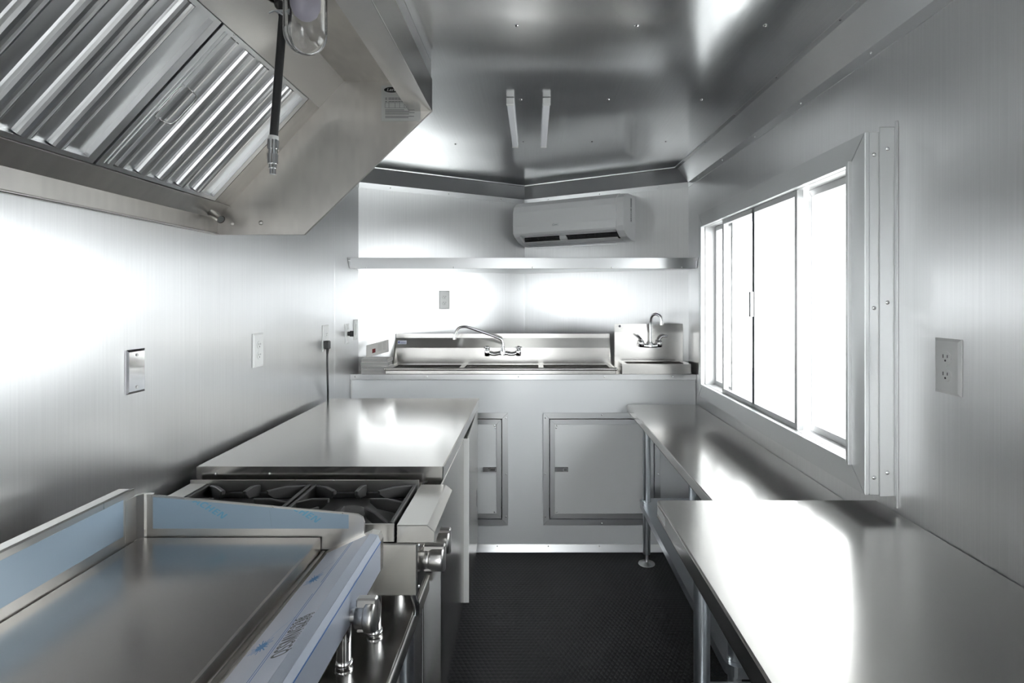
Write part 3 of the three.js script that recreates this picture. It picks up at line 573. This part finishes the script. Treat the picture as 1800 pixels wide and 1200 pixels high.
// ================================================================ worktop fridge
const FX = -0.265, FT = 0.945, FZ0 = -2.83, FZ1 = -1.69;
{
  const o = thing('worktop_fridge', 'low stainless worktop fridge with doors facing the aisle, below the plugged outlet', 'fridge');
  const x0 = -1.0;
  part('worktop', [prismX([[FZ0, FT - 0.042], [FZ1, FT - 0.042], [FZ1, FT], [FZ0, FT]], x0, FX, [], 0.0025)], M.fridgeTop, o);
  for (const x of [-0.94, -0.78]) screw(o, V(x, FT - 0.022, FZ1), AZ, 0.004);
  part('cabinet', box(x0, 0.20, FZ0 + 0.01, FX - 0.065, FT - 0.052, FZ1 - 0.008, 0.002), M.ss, o);
  part('neck', box(x0 + 0.01, FT - 0.053, FZ0 + 0.014, FX - 0.05, FT - 0.041, FZ1 - 0.014, 0), M.ss, o);
  part('plinth', box(x0 + 0.02, 0.12, FZ0 + 0.03, FX - 0.09, 0.20, FZ1 - 0.03, 0.002), M.black, o);
  const mid = -2.25, db = 0.235, dt = FT - 0.056;
  const near = new THREE.Group(); near.name = 'door'; o.add(near);
  part('door_skin', box(FX - 0.062, db, mid + 0.004, FX - 0.006, dt, FZ1 - 0.008, 0.003), M.ss, near);
  part('gasket', box(FX - 0.066, db + 0.01, mid + 0.012, FX - 0.060, dt - 0.01, FZ1 - 0.016, 0.001), M.grey, near);
  const far = new THREE.Group(); far.name = 'door'; o.add(far);
  const hinge = V(FX - 0.06, 0, FZ0 + 0.012), ang = 0.03;
  const tr = (g) => rotAbout(g, hinge, AY, ang);
  part('door_skin', tr(box(FX - 0.058, db, FZ0 + 0.012, FX - 0.006, dt, mid - 0.006, 0.003)), M.ss, far);
  part('door_edge', tr(box(FX - 0.056, db + 0.002, mid - 0.006, FX - 0.004, dt - 0.002, mid - 0.003, 0.001)), M.plastic, far, 'white door edge');
  part('badge', tr(box(FX - 0.0062, 0.44, FZ0 + 0.07, FX - 0.004, 0.52, FZ0 + 0.095, 0.001)), M.chrome, far, 'small door badge');
  for (const z of [mid, mid + 0.03]) screw(o, V(FX - 0.004, FT - 0.02, z), AX, 0.004, M.black);
  for (const z of [FZ0 + 0.1, FZ1 - 0.1]) for (const x of [x0 + 0.08, FX - 0.14]) {
    const c = new THREE.Group(); c.name = 'caster'; o.add(c);
    part('wheel', cyl(V(x - 0.015, 0.05, z), V(x + 0.015, 0.05, z), 0.05, 0.05, 22), M.black, c);
    part('fork', [box(x - 0.024, 0.045, z - 0.018, x - 0.018, 0.12, z + 0.018, 0.001), box(x + 0.018, 0.045, z - 0.018, x + 0.024, 0.12, z + 0.018, 0.001), box(x - 0.03, 0.113, z - 0.03, x + 0.03, 0.1205, z + 0.03, 0.001)], M.zinc, c);
  }
}

// ================================================================ equipment stand
const ST = 0.628, SX = -0.303, SZ0 = -1.672, SZ1 = -0.30;
{
  const o = thing('equipment_stand', 'low stainless equipment stand carrying the griddle and burner unit', 'stand');
  part('top', box(-1.02, ST - 0.004, SZ0, SX, ST, SZ1, 0.001), M.table, o);
  part('front_edge', [box(SX - 0.004, ST - 0.04, SZ0, SX, ST - 0.004, SZ1, 0.001), cyl(V(SX - 0.004, ST - 0.001, SZ0), V(SX - 0.004, ST - 0.001, SZ1), 0.005, 0.005, 12)], M.ss, o);
  part('end_edge', box(-1.02, ST - 0.04, SZ0, SX - 0.004, ST - 0.004, SZ0 + 0.003, 0.001), M.ss, o);
  part('lower_shelf', box(-1.0, 0.20, SZ0 + 0.03, SX - 0.05, 0.22, SZ1 - 0.03, 0.002), M.zinc, o);
  for (const x of [-0.97, SX - 0.055]) for (const z of [SZ0 + 0.05, SZ1 - 0.05]) {
    part('leg', [cyl(V(x, 0.02, z), V(x, ST - 0.004, z), 0.0205), lathe([[0.012, 0.0], [0.02, 0.004], [0.022, 0.012], [0.016, 0.03]], V(x, 0.0005, z))], M.zinc, o);
  }
}

// ================================================================ two-burner hot plate
{
  const o = thing('burner_unit', 'narrow two-burner gas hot plate with cast iron grates beside the fridge', 'burner');
  const z0 = -1.662, z1 = -1.362, xb = -0.998;
  part('body', [box(xb, 0.73, z0, -0.40, 0.862, z1, 0.002)], M.weld, o);
  const cp = part('control_panel', box(-0.401, 0.732, z0, -0.276, 0.858, z1, 0.003), M.ss, o);
  screw(cp, V(-0.409, 0.785, z1), AZ, 0.004, M.black); screw(cp, V(-0.268 - 0.008, 0.845, z1 - 0.02), AX, 0.005); screw(cp, V(-0.276, 0.745, z1 - 0.02), AX, 0.005);
  part('side_panel', box(xb, 0.862, z0, -0.331, 0.915, z0 + 0.004, 0.001), M.weld, o);
  part('side_panel', box(xb, 0.862, z1 - 0.004, -0.331, 0.905, z1, 0.001), M.weld, o);
  part('rear_deck', [box(xb, 0.862, z0 + 0.004, xb + 0.05, 0.905, z1 - 0.004, 0.001)], M.weld, o);
  part('ledge', prismZ([[-0.325, 0.902], [-0.252, 0.902], [-0.234, 0.886], [-0.234, 0.860], [-0.325, 0.860]], z0 + 0.004, z1, [], 0.0012), M.ss, o);
  part('drip_pan', box(xb + 0.05, 0.8625, z0 + 0.006, -0.333, 0.866, z1 - 0.006, 0.0005), M.iron, o);
  for (const z of [-1.42, -1.517]) {
    const k = part('knob', [lathe([[0.002, 0], [0.026, 0.0], [0.024, 0.018], [0.024, 0.020]], V(-0.276, EYE - 0.652, z), AX), lathe([[0.024, 0.018], [0.0285, 0.026], [0.0295, 0.05], [0.027, 0.0565], [0.002, 0.0575]], V(-0.276, EYE - 0.652, z), AX)], M.knob, o);
    part('grip', box(-0.272, EYE - 0.652 - 0.030, z - 0.009, -0.2175, EYE - 0.652 + 0.036, z + 0.009, 0.003), M.knob, k);
  }
  part('gas_pipe', tube([[-0.29, 0.742, z1 - 0.01], [-0.283, 0.70, z1 - 0.022], [-0.288, 0.665, z1 - 0.05]], 0.008, 14, 10), M.chrome, o);
  const gw = 0.292, gx0 = [-0.944, -0.636];
  for (const x0 of gx0) {
    const G = new THREE.Group(); G.name = 'grate'; o.add(G);
    const x1 = x0 + 0.300, cx = (x0 + x1) / 2, cz = (z0 + z1) / 2, za = z0 + 0.008, zb = z1 - 0.008, yb = 0.867, yt = 0.913;
    part('rim', [box(x0, yb, za, x1, yb + 0.016, za + 0.010, 0.002), box(x0, yb, zb - 0.010, x1, yb + 0.016, zb, 0.002), box(x0, yb, za, x0 + 0.010, yt - 0.008, zb, 0.002), box(x1 - 0.010, yb, za, x1, yt - 0.008, zb, 0.002)], M.iron, G);
    for (let k = 0; k < 8; k++) {                    // fingers: upright webs whose tops slope to the middle
      const a = k * Math.PI / 4, r1 = k % 2 ? 0.195 : 0.142, r0 = k % 2 ? 0.085 : 0.055;
      const d = V(Math.cos(a), 0, Math.sin(a)), s = V(-d.z, 0, d.x);
      part('finger', prism([[r0, 0.004], [r0 + 0.018, -0.012], [r1, -0.028], [r1, 0.004], [r1 * 0.70, 0.014], [r0, 0.014]], 0.011, V(cx, yt - 0.014, cz).addScaledVector(s, -0.0055), d, AY, s, [], 0.002), M.iron, G);
    }
    part('burner_head', [lathe([[0.001, 0.019], [0.03, 0.018], [0.042, 0.012], [0.046, 0.004], [0.040, 0.0]], V(cx, 0.866, cz))], M.iron, G);
  }
  for (const x of [-0.93, -0.385]) for (const z of [z0 + 0.05, z1 + 0.01]) part('leg', [cyl(V(x, ST + 0.012, Math.min(z, z1 - 0.024)), V(x, 0.732, Math.min(z, z1 - 0.024)), 0.0165), lathe([[0.012, 0.0], [0.019, 0.003], [0.020, 0.010], [0.016, 0.016]], V(x, ST + 0.0004, Math.min(z, z1 - 0.024)))], M.chrome, o);
}

// ================================================================ flat-top griddle
{
  const o = thing('griddle', 'flat-top griddle with splash guards still under pale blue protective film', 'griddle');
  const z0 = -1.297, z1 = -0.385, py = EYE - 0.5445, X0 = -0.893, XP = -0.480;
  part('plate', box(X0 + 0.002, py - 0.032, z0 + 0.006, XP, py, z1, 0.003), M.griddle, o);
  part('body', box(X0, ST + 0.105, z0 + 0.002, -0.40, py - 0.034, z1, 0.002), M.weld, o);
  // back guard with rolled flange
  const bg = part('back_guard', [box(X0 - 0.004, py - 0.03, z0 + 0.02, X0, 1.019, z1, 0.001), box(X0 - 0.030, 1.014, z0 + 0.028, X0 - 0.002, 1.021, z1, 0.002)], M.weld, o);
  part('protective_film', box(X0, EYE - 0.5225, z1 + 0.0, X0 + 0.0008, EYE - 0.442, -1.241, 0.0002), M.filmBlue, bg, 'pale blue film');
  part('corner_post', [prismY([[X0 - 0.004, z0 + 0.022], [X0 - 0.004, z0 + 0.004], [X0 + 0.004, z0 - 0.004], [X0 + 0.030, z0 - 0.004], [X0 + 0.030, z0 + 0.0005], [X0 + 0.010, z0 + 0.004], [X0 + 0.001, z0 + 0.016], [X0 + 0.001, z0 + 0.050], [X0 - 0.004, z0 + 0.050]], py - 0.001, 1.001)], M.weld, o);
  const prof = [[X0 + 0.01, py - 0.03], [-0.382, py - 0.03], [-0.382, 0.936], [-0.386, 0.948], [-0.397, 0.954], [-0.412, 0.956], [X0 + 0.01, 1.0]];
  const sg = part('side_guard', prismZ(prof, z0 - 0.002, z0 + 0.003, [], 0.001), M.weld, o);
  const filmTex = canvasTex(1024, 256, (c, w, h) => {
    c.fillStyle = '#a9bfd1'; c.fillRect(0, 0, w, h); c.fillStyle = 'rgba(110,185,220,0.75)';
    for (const [x, y] of [[300, 96], [790, 128]]) { c.save(); c.translate(x, y); c.rotate(0.72); c.font = 'bold 64px sans-serif'; c.fillText('ACHEN', -110, 20); c.restore(); }
    c.strokeStyle = 'rgba(140,160,175,0.5)'; c.lineWidth = 2; c.beginPath(); c.moveTo(610, 110); c.lineTo(622, 240); c.stroke();
  });
  const fg = prismZ([[-0.863, EYE - 0.526], [-0.418, EYE - 0.526], [-0.418, EYE - 0.4945], [-0.863, EYE - 0.4545]], z0 + 0.003, z0 + 0.0038);
  { const p = fg.attributes.position, uv = fg.attributes.uv; for (let i = 0; i < p.count; i++) uv.setXY(i, (p.getX(i) + 0.863) / 0.445, (p.getY(i) - (EYE - 0.526)) / 0.0715); }
  part('protective_film', fg, std({ name: 'printed blue film', map: filmTex, metalness: 0.15, roughness: 0.34 }), sg, 'pale blue printed film');
  // grease trough and front rail (profile x, y)
  const tb = EYE - 0.578;
  part('trough', prismZ([[XP, py - 0.036], [XP + 0.002, tb], [-0.466, tb - 0.001], [-0.466, tb - 0.006], [XP, tb - 0.006]], z0 + 0.001, z1), M.weld, o);
  const P0 = [-0.472, tb], P1 = [-0.362, EYE - 0.528], P2 = [-0.345, EYE - 0.531], P3 = [-0.3395, EYE - 0.545], P4 = [-0.340, EYE - 0.614];
  const rail = part('front_rail', prismZ([P0, P1, P2, P3, P4, [-0.352, EYE - 0.616], [-0.352, EYE - 0.56], [P0[0], tb - 0.008]], z0 + 0.001, z1, [], 0.0008), M.ss, o);
  // film over the rail: u along the rail, v across it
  const L = z1 - (z0 + 0.028);
  const slope = V(P1[0] - P0[0], P1[1] - P0[1], 0), WS = slope.length();
  const railTex = canvasTex(2048, 256, (c, w, h) => {
    const U = (z) => (-(z - z1)) / L * w, T = (t) => h - t * h;      // t across: 0 trough side, 1 crest
    c.fillStyle = '#d4d8e6'; c.fillRect(0, 0, w, h);
    c.strokeStyle = '#3f74bb'; c.lineWidth = 4;
    c.beginPath(); c.moveTo(0, h - T(0.60)); c.lineTo(w, h - T(0.60)); c.stroke();
    c.beginPath(); c.moveTo(0, h - T(0.55)); c.lineTo(U(-1.05), h - T(0.55)); c.moveTo(U(-1.09), h - T(0.55)); c.lineTo(w, h - T(0.55)); c.stroke();
    for (const z of [-0.47, -0.69, -0.911, -1.13]) {
      const x = U(z), y = h - T(0.25), r = 48; c.fillStyle = '#3585c8'; c.strokeStyle = '#3585c8'; c.beginPath(); c.arc(x, y, r * 0.48, 0, 7); c.fill(); c.lineWidth = 4;
      for (let k = 0; k < 18; k++) { const a = k / 18 * 6.283, q = r * (0.75 + 0.4 * ((k * 7) % 5) / 5); c.beginPath(); c.moveTo(x, y); c.lineTo(x + q * Math.cos(a), y + q * Math.sin(a)); c.stroke(); }
      c.lineWidth = 2; c.strokeStyle = '#7fa3cf'; c.beginPath(); c.moveTo(x + 45, y + 15); c.quadraticCurveTo(x + 110, y + 30, x + 150, y + 78); c.stroke();
    }
    c.save(); c.translate(U(-0.845), h - T(0.96)); c.fillStyle = '#2a2430'; c.font = 'italic 100px sans-serif'; c.scale(0.46, 1); c.strokeStyle = '#2a2430'; c.lineWidth = 4; c.strokeText('QSSMNG236', 0, 0); c.rotate(-0.03); c.fillText('QSSMNG236', 0, 0); c.restore();
  });
  const filmGeo = (a, b, off) => {                   // thin strip between two profile points, lifted by off
    const d = V(b[0] - a[0], b[1] - a[1], 0), n = V(-d.y, d.x, 0).normalize().multiplyScalar(off);
    const g = prism([[0, 0], [d.length(), 0], [d.length(), 0.0006], [0, 0.0006]], L, V(a[0], a[1], z0 + 0.028).add(n), d.clone().normalize(), n.clone().normalize(), AZ);
    const p = g.attributes.position, uv = g.attributes.uv, o0 = V(a[0], a[1], 0), e = d.clone().normalize();
    for (let i = 0; i < p.count; i++) uv.setXY(i, (z1 - p.getZ(i)) / L, 1 - V(p.getX(i), p.getY(i), 0).sub(o0).dot(e) / d.length());
    return g;
  };
  const e0 = [P0[0] + slope.x * 0.13, P0[1] + slope.y * 0.13];
  part('protective_film', filmGeo(e0, P1, 0.0002), std({ name: 'printed rail film', map: railTex, metalness: 0.15, roughness: 0.36 }), rail, 'pale film with blue print and black handwriting');
  const M2 = std({ name: 'plain rail film', color: rgb(0.60, 0.65, 0.76), metalness: 0.3, roughness: 0.28 });
  part('protective_film', merge([filmGeo(P1, P2, 0.0002), filmGeo(P2, P3, 0.0002), filmGeo(P3, [P4[0], P4[1] + 0.004], 0.0002)]), M2, rail, 'pale film over the rounded rail edge');
  part('film_line', filmGeo([P3[0] + 0.0001, P3[1] + 0.001], [P3[0], P3[1] - 0.0015], 0.0009), std({ color: rgb(0.10, 0.25, 0.60), roughness: 0.4 }), rail, 'blue line on the film');
  part('face_slot', box(-0.341, EYE - 0.603, -0.965, -0.3392, EYE - 0.588, -0.945, 0), M.black, rail, 'small black slot');
  for (const z of [-1.066, -0.78, -0.50]) {
    const k = part('knob', [cyl(V(-0.345, EYE - 0.597, z), V(-0.328, EYE - 0.597, z), 0.012), lathe([[0.002, 0], [0.022, 0.001], [0.0225, 0.018]], V(-0.330, EYE - 0.597, z), AX), lathe([[0.0225, 0.016], [0.0285, 0.020], [0.0295, 0.032], [0.027, 0.038], [0.002, 0.039]], V(-0.330, EYE - 0.597, z), AX)], M.knob, o);
    part('grip', box(-0.329, EYE - 0.625, z - 0.009, -0.2905, EYE - 0.561, z + 0.009, 0.003), M.knob, k);
  }
  for (const x of [-0.85, -0.42]) for (const z of [z0 + 0.03, z1 - 0.05]) part('leg', [cyl(V(x, ST + 0.012, z), V(x, ST + 0.107, z), 0.0165), lathe([[0.012, 0.0], [0.019, 0.003], [0.020, 0.010], [0.016, 0.016]], V(x, ST + 0.0004, z))], M.chrome, o);
}

// ================================================================ exhaust hood
{
  const o = thing('exhaust_hood', 'stainless exhaust hood with slanted end panel and baffle filters over the griddle', 'hood');
  const z0 = -1.862, z1 = -0.22, t = 0.002, zi = z0 + t, Y = (h) => EYE + h;
  const xw = XL + 0.002;
  const S0 = [-1.030, Y(0.255)], S1 = [-0.616, Y(0.706)], sl = V(S1[0] - S0[0], S1[1] - S0[1], 0), SLn = sl.length(); sl.normalize();
  const sn = V(sl.y, -sl.x, 0);                      // slope normal, into the hood
  const onS = (d, n, z) => V(S0[0], S0[1], z).addScaledVector(sl, d).addScaledVector(sn, n);
  // end panels
  const end = [[xw, Y(0.203)], [-0.743, Y(0.203)], [-0.328, Y(0.607)], [-0.328, Y(0.712)], [xw, Y(0.712)]];
  const ep = part('end_panel', prismZ(end, z0, zi), M.hood, o);
  part('end_panel', prismZ(end, z1, z1 + t), M.hood, o);
  part('end_flange', [prism([[0, 0], [0.579, 0], [0.579, 0.002], [0, 0.002]], 0.012, V(-0.743, Y(0.203), z0), V(0.415, 0.404, 0).normalize(), V(-0.404, 0.415, 0).normalize(), AZ), box(xw, Y(0.203), zi, -0.743, Y(0.205), zi + 0.010, 0.0005)], M.hood, o);
  for (const [x, h] of [[-0.983, 0.240], [-0.888, 0.243]]) screw(ep, V(x, Y(h), zi), AZ, 0.0075, M.weld, 'bolt');
  // back flange, slope frame, ceiling panel, front
  part('back_flange', box(xw, Y(0.203), zi, S0[0], Y(0.258), z1, 0.001), M.hood, o);
  part('gutter_lip', cyl(V(S0[0] + 0.001, Y(0.2065), zi), V(S0[0] + 0.001, Y(0.2065), z1), 0.0035, 0.0035, 8), M.ss, o);
  const f0 = 0.060, f1 = 0.493, fEnd = -1.77;        // filter span along the slope
  const strip = (d0, d1, za, zb) => prism([[d0, -0.002], [d1, -0.002], [d1, 0], [d0, 0]], zb - za, V(S0[0], S0[1], za), sl, sn, AZ);
  part('lower_frame', [strip(0, f0, zi, z1), prism([[f0 - 0.004, 0], [f0, 0], [f0, 0.006], [f0 - 0.004, 0.006]], z1 - zi, V(S0[0], S0[1], zi), sl, sn, AZ)], M.hood, o);
  part('upper_frame', strip(f1, SLn, zi, z1), M.ss, o);
  part('end_frame', strip(f0, f1, zi, fEnd - 0.004), M.hood, o);
  part('ceiling_panel', box(S1[0], Y(0.706), zi, -0.330, Y(0.710), z1, 0.0005), M.hood, o);
  part('front_face', box(-0.331, Y(0.607), zi, -0.328, Y(0.712), z1, 0.0008), M.ss, o);
  part('front_gutter', [box(-0.404, Y(0.607), zi, -0.329, Y(0.609), z1, 0.0005), box(-0.404, Y(0.609), zi, -0.402, Y(0.622), z1, 0.0003)], M.ss, o);
  part('filler_strip', box(-0.338, Y(0.712), z0 + 0.01, -0.330, H - 0.001, z1, 0.0008), M.alu, o);
  part('plenum_wall', prism([[f0, -0.05], [f1, -0.05], [f1, -0.046], [f0, -0.046]], z1 - zi, V(S0[0], S0[1], zi), sl, sn, AZ), M.hood, o);
  part('drain_nipple', [cyl(onS(0.018, -0.001, -1.80), onS(0.030, 0.052, -1.775), 0.0125, 0.0125, 18, true), cyl(onS(0.029, 0.050, -1.776), onS(0.0292, 0.051, -1.7755), 0.0105)], M.ss, o);
  // label on the end panel
  const lab = canvasTex(512, 512, (c, w, h) => {
    c.fillStyle = '#dcdcda'; c.fillRect(0, 0, w, h); c.fillStyle = '#1b1b1b'; c.beginPath(); c.ellipse(140, 62, 104, 40, 0, 0, 7); c.fill();
    c.fillStyle = '#f0f0f0'; c.font = 'italic bold 52px serif'; c.fillText('Larkin', 68, 80);
    c.fillStyle = '#6f7072'; for (const [y, n] of [[176, 9], [196, 8], [226, 10]]) for (let i = 0; i < n; i++) c.fillRect(50 + i * 42, y, 26 + (i * 13 % 14), 9);
    c.strokeStyle = '#6f7072'; c.lineWidth = 4; c.strokeRect(50, 246, 400, 76); for (const x of [100, 180, 240, 300, 360]) { c.beginPath(); c.moveTo(x, 246); c.lineTo(x, 322); c.stroke(); }
    for (let r = 0; r < 6; r++) c.fillRect(50, 346 + r * 20 + (r > 3 ? 12 : 0), 250 + (r * 67) % 140, 8);
  });
  const lb = new THREE.PlaneGeometry(0.128, 0.1165); lb.translate(-0.494 + 0.064, Y(0.691) - 0.058, zi + 0.0008);
  part('rating_label', lb, std({ name: 'hood label print', map: lab, roughness: 0.5 }), o, 'white printed rating label with black oval logo');
  // filters
  const zs = [[-0.775, -0.285], [-1.276, -0.786], [-1.768, -1.284]];
  const fl = f1 - f0;
  zs.forEach(([a, b], i) => {                        // b nearer: a < b
    const F = thing('baffle_filter', ['baffle filter at the entrance end of the hood', 'middle baffle filter of the hood, above the griddle', 'baffle filter next to the slanted end panel of the hood'][i], 'filter', null);
    const w = Math.abs(a - b), o0 = (d, n, z) => onS(f0 + d, n, z);
    const zLo = Math.min(a, b), bar = (d0, d1, n0, n1, q0, q1) => prism([[d0, n0], [d1, n0], [d1, n1], [d0, n1]], q1 - q0, onS(f0, 0, q0), sl, sn, AZ, [], 0.0006);
    part('frame_bar', bar(0.002, 0.013, -0.03, 0.002, zLo, zLo + w), M.filter, F);
    part('frame_bar', bar(fl - 0.013, fl - 0.002, -0.03, 0.002, zLo, zLo + w), M.filter, F);
    part('side_rail', bar(0.013, fl - 0.013, -0.03, 0.002, zLo, zLo + 0.022), M.filter, F);
    part('side_rail', bar(0.013, fl - 0.013, -0.03, 0.002, zLo + w - 0.045, zLo + w), M.filter, F);
    part('side_bead', [bar(0.013, fl - 0.013, 0.0015, 0.004, zLo + w - 0.019, zLo + w - 0.016), bar(0.013, fl - 0.013, 0.0015, 0.004, zLo + w - 0.03, zLo + w - 0.027)], M.filter, F);
    for (let k = 0; k < 5; k++) {
      const zc = zLo + 0.104 + k * 0.079 - 0.002;
      const pr = []; for (let j = 0; j <= 10; j++) { const th = Math.PI * j / 10; pr.push([-0.019 * Math.cos(th), -0.012 + 0.020 * Math.sin(th)]); }
      for (let j = 10; j >= 0; j--) { const th = Math.PI * j / 10; pr.push([-0.0175 * Math.cos(th), -0.0125 + 0.0185 * Math.sin(th)]); }
      const g = new THREE.ExtrudeGeometry(shapeOf(pr), { depth: fl - 0.03, bevelEnabled: false });
      part('baffle', placeBasis(g, onS(f0 + 0.015, 0, zc), AZ, sn, sl), M.filter, F);
    }
    for (let k = 0; k < 6; k++) {                      // flat strips between the round baffles, with a folded edge
      const q0 = k ? zLo + 0.102 + (k - 1) * 0.079 + 0.0175 : zLo + 0.0215, q1 = k < 5 ? zLo + 0.102 + k * 0.079 - 0.0175 : zLo + w - 0.0445;
      part('rear_baffle', [bar(0.013, fl - 0.013, -0.014, -0.011, q0, q1), bar(0.013, fl - 0.013, -0.011, -0.004, q1 - 0.0075, q1 - 0.0055)], M.filter, F);
    }
    const hz = zLo + w - 0.03;
    for (const dz of [0.0, 0.048]) part('bail_handle', tube([[0.165, 0.004, 0], [0.166, 0.012, 0.0], [0.172, 0.016, 0.026], [0.215, 0.017, 0.03], [0.258, 0.016, 0.026], [0.264, 0.012, 0], [0.265, 0.004, 0]].map(([d, n, q]) => onS(f0 + d, n, hz - dz * 0.4 + (dz ? -q : q * 0.6)).toArray()), 0.0016, 36, 6), M.chrome, F);
  });
}
// hood lamp
{
  const o = thing('hood_lamp', 'clear glass jar lamp with a lavender opal bulb under the hood', 'lamp');
  const c = V(-0.459, 0, -1.15), yb = EYE + 0.4905, r = 0.042, yt = EYE + 0.660;
  const prof = []; for (let i = 0; i <= 8; i++) { const a = i / 8 * Math.PI / 2; prof.push([Math.max(0.0004, r * Math.sin(a)), yb + r * (1 - Math.cos(a))]); }
  prof.push([r, yt]);
  const inner = prof.map(([a, y]) => [Math.max(0.0003, a - 0.0028 * Math.min(1, a / 0.01)), y < yt ? yb + 0.0032 + (y - yb) * (yt - yb - 0.0032) / (yt - yb) : y]);
  part('glass_jar', lathe([...prof, ...inner.reverse()], V(c.x, 0, c.z), AY, 40), M.globe, o, 'clear glass jar');
  part('bulb', lathe([[0.0005, yb + 0.068], [0.012, yb + 0.070], [0.022, yb + 0.078], [0.029, yb + 0.094], [0.030, yb + 0.11], [0.026, yb + 0.13], [0.016, yb + 0.15], [0.014, yb + 0.168]], V(c.x, 0, c.z)), M.bulb, o, 'lavender opal bulb');
  part('fixture', lathe([[0.030, yt - 0.004], [0.050, yt - 0.002], [0.052, yt + 0.02], [0.045, EYE + 0.7055]], V(c.x, 0, c.z)), M.zinc, o);
}
// fire suppression drop
{
  const o = thing('suppression_pipe', 'thin black suppression pipe with a chrome nozzle hanging inside the hood', 'pipe');
  const z = -1.30, px = (x) => (x - 936) * 0.0013, py = (y) => EYE + (522 - y) * 0.0013;
  part('drop_pipe', cyl(V(px(481), py(242), z), V(px(498), py(22), z), 0.0092), M.black, o);
  part('cross_pipe', tube([[px(497), py(28), z], [px(494), py(8), z - 0.005], [px(480), py(-2), z - 0.03], [px(468), py(-18), z - 0.06]], 0.0095, 20, 12), M.black, o);
  part('thread_tape', cyl(V(px(480.5), py(246), z), V(px(481), py(239), z), 0.0112), M.plastic, o, 'white thread tape');
  part('nozzle', [cyl(V(px(480), py(262), z), V(px(480.5), py(246), z), 0.0125, 0.0125, 6), cyl(V(px(479.8), py(272), z), V(px(480), py(262), z), 0.010), cyl(V(px(479.6), py(288), z), V(px(479.8), py(271), z), 0.0115, 0.0125, 6), cyl(V(px(479.5), py(296), z), V(px(479.6), py(287), z), 0.0085), cyl(V(px(479.5), py(306), z), V(px(479.5), py(295), z), 0.0068)], M.chrome, o);
  part('pipe_clip', [box(px(490), py(27), z - 0.012, px(502), py(21), z + 0.012, 0.001), tube([[px(478), py(27), z + 0.012], [px(488), py(24), z + 0.013], [px(500), py(30), z + 0.012]], 0.002, 12, 6)], M.zinc, o, 'wire clip');
}

// ================================================================ steel work tables on the window side
function workTable(label, x0, x1, z0, z1, top, shelfY, shelf, legs, lip) {
  const o = thing('work_table', label, 'table');
  part('tabletop', prism([[x0, top - 0.004], [x1, top - 0.004], [x1, top], [x0 + 0.004, top], [x0 + 0.001, top - 0.0015]], z1 - z0, V(0, 0, z0), AX, AY, AZ, [], 0.0008), M.table, o);
  part('front_lip', [box(x0, top - lip, z0, x0 + 0.003, top - 0.003, z1, 0.0008), box(x0, top - lip, z0, x0 + 0.014, top - lip + 0.003, z1, 0.0008)], M.table, o);
  part('end_lip', [box(x0 + 0.003, top - lip, z0, x1, top - 0.004, z0 + 0.003, 0.0008), box(x0 + 0.003, top - lip, z1 - 0.003, x1, top - 0.004, z1, 0.0008)], M.table, o);
  const [a, b, c, d] = shelf, r = 0.04, pts = [];
  for (const [cx, cz, s] of [[a + r, d - r, 1], [a + r, c + r, 2], [b - r, c + r, 3], [b - r, d - r, 0]]) for (let i = 0; i <= 6; i++) { const th = (s * 90 + i * 15) * Math.PI / 180; pts.push([cx + r * Math.cos(th), cz + r * Math.sin(th)]); }
  part('undershelf', prismY(pts, shelfY - 0.034, shelfY), M.zinc, o);
  for (const [x, z] of legs) {
    const L = part('leg', [cyl(V(x, 0.055, z), V(x, top - 0.005, z), 0.0205), cyl(V(x, shelfY - 0.036, z), V(x, shelfY + 0.006, z), 0.0225)], M.zinc, o);
    part('foot', [cyl(V(x, 0.008, z), V(x, 0.058, z), 0.010), lathe([[0.002, 0.014], [0.012, 0.013], [0.020, 0.006], [0.044, 0.004], [0.045, 0.0005]], V(x, 0.0003, z))], M.alu, L, 'flanged bullet foot');
  }
  return o;
}
workTable('narrow stainless work table under the window, running to the nose counter', 0.533, XR - 0.003, -3.205, -1.61, 0.843, 0.340, [0.585, 0.90, -3.135, -1.70], [[0.620, -3.09], [0.87, -3.09], [0.620, -1.745], [0.87, -1.745]], 0.036);
workTable('wider stainless work table by the outlet, overlapping the narrow table end', 0.338, XR - 0.003, -1.543, -0.20, 0.897, 0.438, [0.395, 0.90, -1.495, -0.25], [[0.432, -1.452], [0.87, -1.452], [0.432, -0.29], [0.87, -0.29]], 0.045);
part('maker_sticker', box(0.3368, 0.864, -1.535, 0.3379, 0.886, -1.45, 0.0002), std({ name: 'table sticker', color: rgb(0.7, 0.7, 0.7), roughness: 0.4 }), scene.children[scene.children.length - 1], 'pale sticker on the table edge');

settle();
renderer.render(scene, camera);
